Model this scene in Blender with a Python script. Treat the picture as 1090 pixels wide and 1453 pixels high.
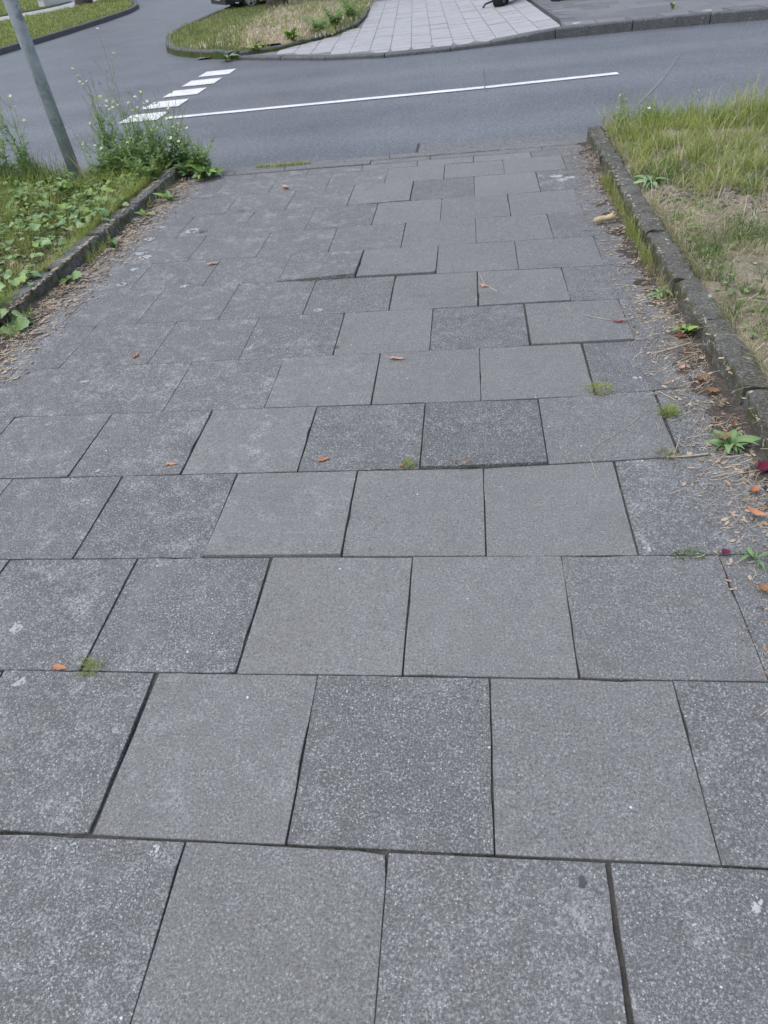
import bpy, math, random
import numpy as np
from mathutils import Vector, Matrix, noise

for o in list(bpy.data.objects):
    bpy.data.objects.remove(o, do_unlink=True)
sc = bpy.context.scene
C = sc.collection
R = math.radians
rnd = random.Random(7)
npr = np.random.default_rng(11)

# ------------------------------------------------------------------ camera
cam = bpy.data.cameras.new('camera')
cam.sensor_fit = 'VERTICAL'
cam.sensor_height = 36.0
cam.lens = 997.3 / 1453.0 * 36.0
cam.clip_start = 0.05
cam.clip_end = 900
cam.dof.use_dof = True
cam.dof.focus_distance = 2.7
cam.dof.aperture_fstop = 6.5
cam_o = bpy.data.objects.new('camera', cam)
C.objects.link(cam_o)
right = Vector((0.991758897713743, 0.08816162908090308, -0.09296136812365961))
up = Vector((0.014039339749555582, 0.6464364161630392, 0.7628386833385434))
fwd = Vector((-0.12734671470052866, 0.7578571679519085, -0.6398713364723371))
m = Matrix((right, up, -fwd)).transposed().to_4x4()
m.translation = Vector((0.21259, -0.74192, 1.67454))
cam_o.matrix_world = m
sc.camera = cam_o

# ------------------------------------------------------------------ sky and sun (overcast)
SUN_EL, SUN_AZ = R(64), R(-112)          # azimuth measured from +Y towards +X
w = bpy.data.worlds.new('World')
sc.world = w
w.use_nodes = True
nt = w.node_tree
bg = nt.nodes['Background']
sky = nt.nodes.new('ShaderNodeTexSky')
sky.sky_type = 'NISHITA'
sky.sun_disc = False
sky.sun_elevation = SUN_EL
sky.sun_rotation = SUN_AZ
sky.air_density = 1.6
sky.dust_density = 3.0
sky.ozone_density = 2.0
hs = nt.nodes.new('ShaderNodeHueSaturation')
hs.inputs['Saturation'].default_value = 0.72
hs.inputs['Hue'].default_value = 0.505
nt.links.new(sky.outputs[0], hs.inputs['Color'])
nt.links.new(hs.outputs[0], bg.inputs[0])
bg.inputs[1].default_value = 0.15
sl = bpy.data.lights.new('sun', 'SUN')
sl.energy = 1.0
sl.angle = R(60)
sl.color = (1.0, 0.975, 0.95)
so = bpy.data.objects.new('sun', sl)
C.objects.link(so)
d = Vector((math.sin(SUN_AZ) * math.cos(SUN_EL), math.cos(SUN_AZ) * math.cos(SUN_EL), math.sin(SUN_EL)))
so.rotation_euler = d.to_track_quat('Z', 'Y').to_euler()
so.location = (-6, 5, 12)
vs = sc.view_settings
vs.view_transform = 'Standard'
vs.look = 'None'
vs.gamma = 1
vs.exposure = 0.45
vs.use_curve_mapping = False
sc.render.engine = 'CYCLES'

# ------------------------------------------------------------------ material helpers
class N:
    def __init__(self, name, rough=0.85, spec=0.3):
        self.m = bpy.data.materials.new(name)
        self.m.use_nodes = True
        self.t = self.m.node_tree
        self.b = self.t.nodes['Principled BSDF']
        self.b.inputs['Roughness'].default_value = rough
        self.b.inputs['Specular IOR Level'].default_value = spec
    def n(self, kind, **kw):
        x = self.t.nodes.new('ShaderNode' + kind)
        for k, v in kw.items():
            setattr(x, k, v)
        return x
    def l(self, a, b):
        self.t.links.new(a, b)
    def put(self, sock, v):
        if hasattr(v, 'default_value') or hasattr(v, 'is_linked'):
            self.l(v, sock)
        else:
            sock.default_value = v
    def pos(self, rand=False):
        g = self.n('NewGeometry').outputs['Position']
        if rand:
            oi = self.n('ObjectInfo').outputs['Random']
            k = self.math('MULTIPLY', oi, 37.0)
            v = self.n('VectorMath', operation='ADD')
            self.l(g, v.inputs[0])
            self.l(k, v.inputs[1])
            return v.outputs[0]
        return g
    def objc(self):
        return self.n('TexCoord').outputs['Object']
    def noise(self, vec, scale, detail=4, rough=0.6, dist=0.0):
        x = self.n('TexNoise')
        self.l(vec, x.inputs['Vector'])
        x.inputs['Scale'].default_value = scale
        x.inputs['Detail'].default_value = detail
        x.inputs['Roughness'].default_value = rough
        x.inputs['Distortion'].default_value = dist
        return x.outputs['Fac']
    def vor(self, vec, scale, feature='F1', out='Distance'):
        x = self.n('TexVoronoi', feature=feature)
        self.l(vec, x.inputs['Vector'])
        x.inputs['Scale'].default_value = scale
        return x.outputs[out]
    def ramp(self, fac, a, b, va=0.0, vb=1.0):
        x = self.n('MapRange')
        x.clamp = True
        self.put(x.inputs[0], fac)
        self.put(x.inputs[1], a)
        self.put(x.inputs[2], b)
        self.put(x.inputs[3], va)
        self.put(x.inputs[4], vb)
        return x.outputs[0]
    def math(self, op, a, b=0.0, clamp=False):
        x = self.n('Math', operation=op)
        x.use_clamp = clamp
        self.put(x.inputs[0], a)
        self.put(x.inputs[1], b)
        return x.outputs[0]
    def mix(self, fac, a, b, mode='MIX'):
        x = self.n('Mix', data_type='RGBA', blend_type=mode)
        self.put(x.inputs[0], fac)
        for s, v in ((x.inputs[6], a), (x.inputs[7], b)):
            if isinstance(v, tuple):
                s.default_value = (*v, 1)
            else:
                self.l(v, s)
        return x.outputs[2]
    def cr(self, fac, stops, interp='LINEAR'):
        x = self.n('ValToRGB')
        e = x.color_ramp.elements
        x.color_ramp.interpolation = interp
        while len(e) < len(stops):
            e.new(0.5)
        for k, (p, c) in enumerate(stops):
            e[k].position = p
            e[k].color = (*c, 1)
        self.put(x.inputs[0], fac)
        return x.outputs[0]
    def col(self, c):
        if isinstance(c, tuple):
            self.b.inputs['Base Color'].default_value = (*c, 1)
        else:
            self.l(c, self.b.inputs['Base Color'])
    def bump(self, h, strength=0.4, dist=0.004):
        x = self.n('Bump')
        x.inputs['Strength'].default_value = strength
        x.inputs['Distance'].default_value = dist
        self.l(h, x.inputs['Height'])
        self.l(x.outputs[0], self.b.inputs['Normal'])
    def attr(self, name):
        return self.n('Attribute', attribute_type='OBJECT', attribute_name=name).outputs['Fac']
    def island(self):
        return self.n('NewGeometry').outputs['Random Per Island']

M = {}

def mk_slab():
    k = N('concrete_slab', 0.75, 0.4)
    p = k.pos(True)
    tone = k.attr('tone')
    lich = k.attr('lichen')
    big = k.noise(p, 4.0, 5, 0.62)
    mid = k.noise(p, 26, 4, 0.65)
    grain = k.noise(p, 140, 3, 0.9)
    fine = k.noise(p, 310, 2, 0.9)
    dark = k.math('SUBTRACT', 1.0, tone)
    base = k.mix(tone, (0.074, 0.076, 0.079), (0.196, 0.196, 0.193))
    base = k.mix(k.ramp(big, 0.35, 0.7, 0.0, 0.30), base, k.mix(0.5, base, (0.05, 0.052, 0.058)))
    # exposed grains: dark pits and pale chips, clustered by the broader noise
    base = k.mix(k.ramp(grain, 0.47, 0.36, 0.0, 0.7), base, (0.040, 0.041, 0.046))
    cl = k.ramp(mid, 0.30, 0.62, 0.35, 1.0)
    gs = k.math('MULTIPLY', k.ramp(grain, 0.54, 0.63), cl)
    base = k.mix(k.math('MULTIPLY', gs, k.ramp(dark, 0.2, 0.7, 0.45, 1.0)), base, (0.42, 0.425, 0.43))
    fs = k.math('MULTIPLY', k.ramp(fine, 0.57, 0.65), k.ramp(mid, 0.35, 0.65, 0.4, 0.95))
    base = k.mix(fs, base, (0.40, 0.405, 0.41))
    v = k.vor(p, 95)
    sep = k.n('SeparateColor')
    k.l(k.vor(p, 95, 'F1', 'Color'), sep.inputs[0])
    chip = k.math('MULTIPLY', k.ramp(v, 0.22, 0.12), k.ramp(sep.outputs[0], 0.70, 0.74))
    base = k.mix(k.math('MULTIPLY', chip, k.ramp(dark, 0.2, 0.75, 0.4, 0.95)), base, (0.58, 0.585, 0.59))
    v2 = k.vor(p, 21)
    sep2 = k.n('SeparateColor')
    k.l(k.vor(p, 21, 'F1', 'Color'), sep2.inputs[0])
    c2 = k.math('MULTIPLY', k.ramp(v2, 0.085, 0.06), k.ramp(sep2.outputs[1], 0.90, 0.91))
    base = k.mix(c2, base, (0.62, 0.62, 0.62))
    c3 = k.math('MULTIPLY', k.ramp(v2, 0.06, 0.045), k.ramp(sep2.outputs[2], 0.95, 0.96))
    base = k.mix(c3, base, (0.02, 0.02, 0.02))
    # grey-white lichen film in broken, speckled blotches
    lm = k.noise(p, 8, 7, 0.78, 0.3)
    lf = k.math('MULTIPLY', k.ramp(lm, 0.50, 0.68), k.ramp(k.noise(p, 110, 3, 0.8), 0.46, 0.60))
    lf = k.math('MULTIPLY', lf, k.math('MULTIPLY', lich, 1.25), True)
    base = k.mix(lf, base, (0.46, 0.465, 0.475))
    # run-off stains and rubbed, paler areas
    st = k.noise(p, 3.1, 6, 0.7, 1.2)
    base = k.mix(k.ramp(st, 0.56, 0.72, 0, 0.35), base, k.mix(0.6, base, (0.04, 0.042, 0.045)))
    base = k.mix(k.ramp(st, 0.44, 0.30, 0, 0.30), base, (0.208, 0.211, 0.215))
    base = k.mix(k.ramp(k.noise(p, 2.3, 3), 0.55, 0.8, 0, 0.2), base, (0.128, 0.126, 0.118))
    k.col(base)
    k.bump(k.math('ADD', grain, k.math('MULTIPLY', fine, 0.6)), 0.45, 0.002)
    return k.m
M['slab'] = mk_slab()

def mk_asphalt(name, a, b, chips=0.35, tracks=True):
    k = N(name, 0.52, 0.5)
    p = k.pos()
    grain = k.noise(p, 120, 3, 0.75)
    big = k.noise(p, 0.9, 6, 0.68)
    c = k.mix(k.ramp(big, 0.36, 0.64), a, b)
    if tracks:      # wheel-polished bands running along the road
        sx = k.n('SeparateXYZ')
        k.l(p, sx.inputs[0])
        y = k.math('ADD', sx.outputs[1], k.math('MULTIPLY', k.noise(p, 0.25, 2), 0.9))
        band = k.math('SINE', k.math('MULTIPLY', y, 3.4))
        near = k.ramp(sx.outputs[1], 13.2, 12.2, 0.0, 0.6)
        c = k.mix(k.math('MULTIPLY', k.ramp(band, -0.3, 1.0), near), c, k.mix(0.6, c, (0.19, 0.20, 0.225)))
    g2 = k.noise(p, 30, 4, 0.95)
    c = k.mix(k.ramp(g2, 0.49, 0.36, 0, 0.9), c, (0.04, 0.042, 0.048))
    c = k.mix(k.ramp(g2, 0.53, 0.66, 0, 0.8), c, (0.27, 0.28, 0.305))
    c = k.mix(k.ramp(grain, 0.45, 0.3, 0, 0.6), c, (0.03, 0.03, 0.034))
    c = k.mix(k.ramp(grain, 0.56, 0.74, 0, chips), c, (0.34, 0.345, 0.36))
    k.col(c)
    k.bump(grain, 0.5, 0.004)
    return k.m
M['asphalt'] = mk_asphalt('asphalt', (0.088, 0.095, 0.112), (0.128, 0.136, 0.155))
M['asphalt_patch'] = mk_asphalt('asphalt_patch', (0.130, 0.126, 0.128), (0.155, 0.148, 0.148), 0.3, False)

def mk_kerb(name, base_a, base_b, moss=0.5, lichen=0.6):
    k = N(name, 0.9, 0.25)
    p = k.pos(True)
    big = k.noise(p, 6, 6, 0.7)
    grain = k.noise(p, 90, 4, 0.75)
    c = k.mix(k.ramp(big, 0.3, 0.7), base_a, base_b)
    c = k.mix(k.ramp(grain, 0.46, 0.34, 0, 0.8), c, (0.025, 0.025, 0.025))
    c = k.mix(k.ramp(grain, 0.54, 0.66, 0, 0.65), c, (0.36, 0.36, 0.35))
    g = k.n('NewGeometry')
    sx = k.n('SeparateXYZ')
    k.l(g.outputs['Normal'], sx.inputs[0])
    side = k.ramp(k.math('ABSOLUTE', sx.outputs[2]), 0.75, 0.3)
    ms = k.math('MULTIPLY', k.ramp(k.noise(p, 14, 5, 0.7), 0.42, 0.62), k.math('ADD', k.math('MULTIPLY', side, moss), moss * 0.35))
    c = k.mix(ms, c, (0.075, 0.078, 0.040))
    li = k.math('MULTIPLY', k.ramp(k.noise(p, 19, 4, 0.6), 0.63, 0.68), lichen)
    c = k.mix(li, c, (0.46, 0.48, 0.46))
    k.col(c)
    k.bump(k.math('ADD', grain, big), 0.6, 0.006)
    return k.m
M['kerb_mossy'] = mk_kerb('kerb_mossy', (0.055, 0.054, 0.048), (0.15, 0.148, 0.138), 1.0, 0.9)
M['kerb_pale'] = mk_kerb('kerb_pale', (0.085, 0.086, 0.083), (0.21, 0.21, 0.205), 0.9, 0.8)
M['kerb_dark'] = mk_kerb('kerb_dark', (0.085, 0.088, 0.098), (0.135, 0.14, 0.15), 0.15, 0.25)
M['kerb_flush'] = mk_kerb('kerb_flush', (0.15, 0.152, 0.158), (0.20, 0.20, 0.205), 0.25, 0.2)

def mk_pale(name, a, b):
    k = N(name, 0.7, 0.35)
    p = k.pos(True)
    c = k.mix(k.ramp(k.noise(p, 3, 5, 0.65), 0.3, 0.7), a, b)
    t = k.attr('tone')
    c = k.mix(t, c, k.mix(0.4, c, (0.42, 0.42, 0.44)))
    c = k.mix(k.ramp(k.noise(p, 60, 3, 0.7), 0.5, 0.75, 0, 0.3), c, (0.12, 0.12, 0.13))
    k.col(c)
    return k.m
M['pale_slab'] = mk_pale('pale_slab', (0.31, 0.308, 0.32), (0.40, 0.397, 0.41))
M['pale_joint'] = mk_pale('pale_joint', (0.16, 0.16, 0.165), (0.2, 0.2, 0.205))
M['dark_slab'] = mk_pale('dark_slab', (0.11, 0.115, 0.125), (0.15, 0.155, 0.165))

def mk_soil(name, stops, sc1=9, bump=0.02):
    k = N(name, 0.95, 0.15)
    p = k.pos()
    a = k.noise(p, sc1, 8, 0.75)
    b = k.noise(p, sc1 * 9, 5, 0.8)
    f = k.math('ADD', k.math('MULTIPLY', a, 0.55), k.math('MULTIPLY', b, 0.45))
    k.col(k.cr(f, stops))
    k.bump(f, 0.9, bump)
    return k.m
M['joint'] = mk_soil('joint_soil', [(0.3, (0.035, 0.034, 0.032)), (0.5, (0.085, 0.083, 0.078)), (0.66, (0.17, 0.165, 0.14))])
M['sand'] = mk_soil('joint_dust', [(0.3, (0.06, 0.06, 0.062)), (0.5, (0.11, 0.11, 0.112)), (0.7, (0.17, 0.17, 0.17))])
M['soil'] = mk_soil('dry_soil', [(0.3, (0.03, 0.027, 0.025)), (0.5, (0.085, 0.075, 0.068)), (0.62, (0.17, 0.15, 0.13)), (0.75, (0.30, 0.27, 0.23))])
M['verge'] = mk_soil('verge_soil', [(0.3, (0.09, 0.08, 0.065)), (0.46, (0.23, 0.20, 0.155)), (0.58, (0.36, 0.32, 0.245)), (0.72, (0.46, 0.42, 0.33))])
M['verge_green'] = mk_soil('verge_green', [(0.3, (0.03, 0.04, 0.015)), (0.5, (0.07, 0.09, 0.03)), (0.62, (0.13, 0.13, 0.06)), (0.78, (0.22, 0.19, 0.11))])
M['mulch'] = mk_soil('straw_mulch', [(0.3, (0.10, 0.10, 0.05)), (0.5, (0.30, 0.25, 0.17)), (0.62, (0.42, 0.36, 0.25)), (0.75, (0.5, 0.44, 0.32))], 6)
M['bed_soil'] = mk_soil('bed_soil', [(0.3, (0.015, 0.013, 0.012)), (0.5, (0.035, 0.03, 0.026)), (0.7, (0.08, 0.07, 0.055))])
M['ground'] = mk_soil('ground_grass', [(0.3, (0.04, 0.05, 0.02)), (0.55, (0.09, 0.11, 0.04)), (0.75, (0.16, 0.16, 0.08))], 2)

def mk_blades(name, stops, rough=0.55, trans=0.42):
    k = N(name, rough, 0.3)
    f = k.math('ADD', k.math('MULTIPLY', k.island(), 0.65), k.ramp(k.noise(k.pos(), 3.5, 3, 0.6), 0.3, 0.72, -0.12, 0.42), True)
    c = k.cr(f, stops)
    k.col(c)
    if trans:
        tr = k.n('BsdfTranslucent')
        k.l(c, tr.inputs[0])
        mx = k.n('MixShader')
        mx.inputs[0].default_value = trans
        k.l(k.b.outputs[0], mx.inputs[1])
        k.l(tr.outputs[0], mx.inputs[2])
        out = k.t.nodes['Material Output']
        k.l(mx.outputs[0], out.inputs[0])
    return k.m
M['grass_lush'] = mk_blades('grass_lush', [(0, (0.15, 0.22, 0.05)), (0.35, (0.27, 0.34, 0.08)), (0.65, (0.39, 0.43, 0.14)), (0.85, (0.50, 0.47, 0.23)), (1, (0.62, 0.55, 0.34))])
M['grass_isl'] = mk_blades('grass_isl', [(0, (0.12, 0.18, 0.045)), (0.35, (0.22, 0.28, 0.08)), (0.6, (0.34, 0.37, 0.14)), (0.8, (0.48, 0.45, 0.24)), (1, (0.62, 0.56, 0.36))])
M['grass_dark'] = mk_blades('grass_dark', [(0, (0.08, 0.14, 0.04)), (0.5, (0.13, 0.21, 0.06)), (0.85, (0.20, 0.28, 0.09)), (1, (0.36, 0.34, 0.17))])
M['grass_dry'] = mk_blades('grass_dry', [(0, (0.15, 0.19, 0.06)), (0.25, (0.26, 0.27, 0.12)), (0.55, (0.44, 0.39, 0.23)), (0.8, (0.56, 0.49, 0.32)), (1, (0.66, 0.60, 0.44))])
M['straw'] = mk_blades('straw', [(0, (0.28, 0.22, 0.15)), (0.4, (0.46, 0.39, 0.28)), (0.75, (0.62, 0.56, 0.44)), (1, (0.74, 0.69, 0.58))], 0.6, 0.1)
M['litter'] = mk_blades('litter', [(0, (0.09, 0.07, 0.055)), (0.3, (0.24, 0.175, 0.125)), (0.6, (0.42, 0.34, 0.26)), (0.85, (0.44, 0.36, 0.28)), (0.96, (0.40, 0.15, 0.07)), (1, (0.65, 0.6, 0.55))], 0.8, 0.0)
M['litter_dark'] = mk_blades('litter_dark', [(0, (0.04, 0.035, 0.035)), (0.4, (0.12, 0.10, 0.095)), (0.75, (0.24, 0.20, 0.185)), (0.93, (0.36, 0.32, 0.29)), (1, (0.34, 0.13, 0.07))], 0.85, 0.0)
M['moss'] = mk_blades('moss', [(0, (0.05, 0.09, 0.02)), (0.5, (0.12, 0.17, 0.04)), (0.9, (0.22, 0.25, 0.07)), (1, (0.36, 0.30, 0.14))])
M['joint_moss'] = mk_blades('joint_moss', [(0, (0.03, 0.035, 0.02)), (0.5, (0.06, 0.07, 0.03)), (0.85, (0.11, 0.14, 0.04)), (1, (0.2, 0.2, 0.1))])
M['weed_leaf'] = mk_blades('weed_leaf', [(0, (0.20, 0.32, 0.12)), (0.5, (0.32, 0.46, 0.18)), (0.9, (0.42, 0.54, 0.24)), (1, (0.5, 0.56, 0.26))], 0.5, 0.5)
M['hedge_leaf'] = mk_blades('hedge_leaf', [(0, (0.03, 0.05, 0.02)), (0.6, (0.06, 0.09, 0.03)), (1, (0.13, 0.17, 0.05))])
M['tree_leaf'] = mk_blades('tree_leaf', [(0, (0.04, 0.07, 0.02)), (0.6, (0.07, 0.12, 0.03)), (1, (0.13, 0.18, 0.05))])

def mk_leaf(name, a, b, rough=0.5, spec=0.35):
    k = N(name, rough, spec)
    oi = k.n('ObjectInfo').outputs['Random']
    c = k.mix(oi, a, b)
    k.col(k.mix(k.ramp(k.noise(k.objc(), 45, 4, 0.7), 0.35, 0.7, 0, 0.45), c, tuple(x * 0.55 for x in a)))
    return k.m
M['cover_leaf'] = mk_leaf('cover_leaf', (0.09, 0.19, 0.07), (0.33, 0.45, 0.20))
M['bright_leaf'] = mk_leaf('bright_leaf', (0.19, 0.32, 0.06), (0.28, 0.38, 0.09))
M['dock_leaf'] = mk_leaf('dock_leaf', (0.14, 0.25, 0.11), (0.22, 0.32, 0.13))
M['leaf_orange'] = mk_leaf('leaf_orange', (0.42, 0.19, 0.10), (0.50, 0.26, 0.16), 0.6)
M['leaf_brown'] = mk_leaf('leaf_brown', (0.22, 0.115, 0.06), (0.34, 0.19, 0.10), 0.6)
M['leaf_pink'] = mk_leaf('leaf_pink', (0.52, 0.30, 0.23), (0.60, 0.38, 0.30), 0.6)
M['leaf_crimson'] = mk_leaf('leaf_crimson', (0.13, 0.015, 0.04), (0.16, 0.02, 0.05), 0.6)
M['leaf_red'] = mk_leaf('leaf_red', (0.24, 0.085, 0.07), (0.30, 0.12, 0.10), 0.6)
M['lichen'] = mk_leaf('lichen_crust', (0.40, 0.41, 0.415), (0.48, 0.49, 0.495), 0.95, 0.1)
M['gum'] = mk_leaf('gum_grey', (0.075, 0.077, 0.083), (0.085, 0.087, 0.092), 0.8)
M['petal_yellow'] = mk_leaf('petal_yellow', (0.72, 0.66, 0.16), (0.78, 0.74, 0.36), 0.7)
M['petal_white'] = mk_leaf('petal_white', (0.75, 0.75, 0.68), (0.8, 0.8, 0.74), 0.7)
M['stem'] = mk_leaf('stem_green', (0.19, 0.26, 0.11), (0.26, 0.33, 0.14), 0.7)
M['stem_dry'] = mk_leaf('stem_dry', (0.42, 0.36, 0.26), (0.52, 0.46, 0.35), 0.7)
M['bark_chip'] = mk_leaf('bark_chip', (0.55, 0.44, 0.28), (0.58, 0.47, 0.31), 0.85, 0.15)

def mk_paint():
    k = N('road_paint', 0.6, 0.4)
    p = k.pos()
    f = k.ramp(k.noise(p, 26, 6, 0.9), 0.53, 0.66, 0, 0.8)
    f2 = k.ramp(k.noise(p, 2.5, 5, 0.7), 0.35, 0.7, 0, 0.7)
    c = k.mix(f2, (0.78, 0.78, 0.78), (0.5, 0.5, 0.51))
    k.col(k.mix(f, c, (0.22, 0.225, 0.235)))
    k.bump(k.noise(p, 120, 3, 0.7), 0.3, 0.003)
    return k.m
M['paint'] = mk_paint()
def mk_plain(name, c, rough=0.5, metal=0.0, var=0.25, scale=8):
    k = N(name, rough, 0.4)
    k.b.inputs['Metallic'].default_value = metal
    f = k.ramp(k.noise(k.objc(), scale, 5, 0.65), 0.3, 0.75, 0, var)
    k.col(k.mix(f, c, tuple(x * 0.45 for x in c)))
    return k.m
def mk_galv():
    k = N('galvanised_steel', 0.5, 0.5)
    k.b.inputs['Metallic'].default_value = 0.0
    p = k.objc()
    c = k.mix(k.ramp(k.noise(p, 9, 5, 0.65, 0.6), 0.35, 0.7), (0.25, 0.275, 0.32), (0.42, 0.45, 0.50))
    c = k.mix(k.ramp(k.noise(p, 6.5, 5, 0.65), 0.56, 0.64, 0, 0.7), c, (0.12, 0.135, 0.155))
    k.col(c)
    return k.m
M['galv'] = mk_galv()
M['scrape'] = mk_plain('pale_scrape', (0.19, 0.195, 0.205), 0.8, 0, 0.6, 6)
M['crack'] = mk_plain('crack_dark', (0.062, 0.062, 0.066), 0.9, 0, 0.5, 20)
M['rubber'] = mk_plain('black_rubber', (0.018, 0.018, 0.02), 0.8)
M['black_plastic'] = mk_plain('black_plastic', (0.02, 0.02, 0.023), 0.5)
M['car_paint'] = mk_plain('dark_green_car_paint', (0.035, 0.05, 0.048), 0.3, 0.2, 0.1)
M['car_glass'] = mk_plain('car_glass', (0.02, 0.025, 0.028), 0.1)
M['steel'] = mk_plain('wheel_silver', (0.45, 0.46, 0.47), 0.4, 0.7)
M['lamp_glass'] = mk_plain('lamp_lens', (0.55, 0.55, 0.52), 0.2)
M['lamp_red'] = mk_plain('lamp_red', (0.4, 0.03, 0.02), 0.3)
M['white_wall'] = mk_plain('white_render', (0.74, 0.74, 0.74), 0.9, 0, 0.15)

def mk_bark():
    k = N('bark', 0.95, 0.15)
    p = k.objc()
    mp = k.n('Mapping')
    mp.inputs['Scale'].default_value = (1, 1, 0.22)
    k.l(p, mp.inputs[0])
    a = k.noise(mp.outputs[0], 26, 6, 0.7)
    k.col(k.cr(a, [(0.3, (0.03, 0.024, 0.02)), (0.5, (0.075, 0.06, 0.055)), (0.72, (0.17, 0.14, 0.125))]))
    k.bump(a, 1.0, 0.03)
    return k.m
M['bark'] = mk_bark()

# ------------------------------------------------------------------ object helpers
def link_mesh(name, me, mat, parent=None, loc=(0, 0, 0), rot=None, smooth=False):
    if mat is not None and not me.materials:
        me.materials.append(mat)
    if smooth:
        me.polygons.foreach_set('use_smooth', [True] * len(me.polygons))
    o = bpy.data.objects.new(name, me)
    C.objects.link(o)
    o.location = loc
    if rot is not None:
        o.rotation_euler = rot
    if parent is not None:
        o.parent = parent
    return o
def mesh(name, v, f):
    me = bpy.data.meshes.new(name)
    me.from_pydata(v, [], f)
    me.update()
    return me
def obj(name, v, f, mat, parent=None, loc=(0, 0, 0), rot=None, smooth=False):
    return link_mesh(name, mesh(name, v, f), mat, parent, loc, rot, smooth)
def empty(name, loc, rz=0.0):
    o = bpy.data.objects.new(name, None)
    o.empty_display_size = 0.05
    C.objects.link(o)
    o.location = loc
    o.rotation_euler = (0, 0, rz)
    return o
def tag(o, label=None, cat=None, group=None, kind=None):
    if label: o['label'] = label
    if cat: o['category'] = cat
    if group: o['group'] = group
    if kind: o['kind'] = kind
    return o
def struct(o, label=None):
    o['kind'] = 'structure'
    if label: o['label'] = label
    return o
def box(x0, x1, y0, y1, z0, z1):
    v = [(x0, y0, z0), (x1, y0, z0), (x1, y1, z0), (x0, y1, z0), (x0, y0, z1), (x1, y0, z1), (x1, y1, z1), (x0, y1, z1)]
    f = [(0, 3, 2, 1), (4, 5, 6, 7), (0, 1, 5, 4), (1, 2, 6, 5), (2, 3, 7, 6), (3, 0, 4, 7)]
    return v, f
def join(parts):
    V, F = [], []
    for v, f in parts:
        b = len(V)
        V += [tuple(q) for q in v]
        F += [tuple(i + b for i in q) for q in f]
    return V, F
def tube(path, rad, seg=8, cap=True):
    path = [Vector(p) for p in path]
    V, F = [], []
    for i, p in enumerate(path):
        t = (path[min(i + 1, len(path) - 1)] - path[max(i - 1, 0)]).normalized()
        a = t.orthogonal().normalized() if abs(t.z) < 0.999 else Vector((1, 0, 0))
        if i:
            a = (pa - t * pa.dot(t)).normalized()
        pa = a
        b = t.cross(a)
        r = rad[i] if isinstance(rad, (list, tuple)) else rad
        for s in range(seg):
            an = 2 * math.pi * s / seg
            V.append(p + (a * math.cos(an) + b * math.sin(an)) * r)
        if i:
            o0, o1 = (i - 1) * seg, i * seg
            for s in range(seg):
                F.append((o0 + s, o0 + (s + 1) % seg, o1 + (s + 1) % seg, o1 + s))
    if cap:
        F.append(tuple(range(seg))[::-1])
        F.append(tuple(range(len(V) - seg, len(V))))
    return [tuple(q) for q in V], F
def prism(poly, z0, z1, res=None, name_noise=0.0):
    n = len(poly)
    v = [(x, y, z0) for x, y in poly] + [(x, y, z1) for x, y in poly]
    f = [tuple(range(n))[::-1], tuple(range(n, 2 * n))]
    f += [(i, (i + 1) % n, n + (i + 1) % n, n + i) for i in range(n)]
    return v, f
def fbm(x, y, s, seed=0.0, oct=3):
    return noise.fractal(Vector((x * s, y * s, seed)), 1.0, 2.0, oct)
def heightsheet(x0, x1, y0, y1, step, zf):
    nx, ny = max(2, int((x1 - x0) / step)), max(2, int((y1 - y0) / step))
    v, f = [], []
    for j in range(ny + 1):
        for i in range(nx + 1):
            x, y = x0 + (x1 - x0) * i / nx, y0 + (y1 - y0) * j / ny
            v.append((x, y, zf(x, y)))
    for j in range(ny):
        for i in range(nx):
            a = j * (nx + 1) + i
            f.append((a, a + 1, a + nx + 2, a + nx + 1))
    return v, f

# ------------------------------------------------------------------ ground and roads
GR = 400
struct(obj('ground', *box(-GR, GR, -GR, GR, -1.0, -0.16), M['ground']))
ROAD_Z = -0.028
struct(obj('road', [(-90, 6.4, ROAD_Z), (90, 6.4, ROAD_Z), (90, 95, ROAD_Z), (-90, 95, ROAD_Z)], [(0, 1, 2, 3)], M['asphalt']))
road = bpy.data.objects['road']

def on_road(name, pts, mat, dz=0.004, parent=road):
    return obj(name, [(x, y, ROAD_Z + dz) for x, y in pts], [tuple(range(len(pts)))], mat, parent)
# newer asphalt strip in front of the lowered kerb
on_road('asphalt_patch', [(-0.28, 6.43), (1.75, 6.43), (1.75, 6.82), (1.0, 6.84), (0.2, 6.86), (-0.27, 6.88)], M['asphalt_patch'])
on_road('patch_seam', [(-0.30, 6.43), (-0.275, 6.43), (-0.265, 6.9), (-0.29, 6.9)], M['crack'], 0.008)
on_road('pale_scrape_mark', [(1.83, 7.5), (1.86, 7.5), (2.44, 8.93), (3.09, 10.8), (3.07, 10.8), (2.40, 8.95)], M['scrape'])
def crack(path, wd):
    L, Rr = [], []
    for i, (x, y) in enumerate(path):
        k = wd * (0.5 + rnd.random())
        L.append((x - k, y)); Rr.append((x + k, y))
    on_road('road_crack', L + Rr[::-1], M['crack'], 0.0045)
crack([(0.43, 9.2), (0.432, 9.9), (0.425, 10.5), (0.43, 10.9)], 0.003)
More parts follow.
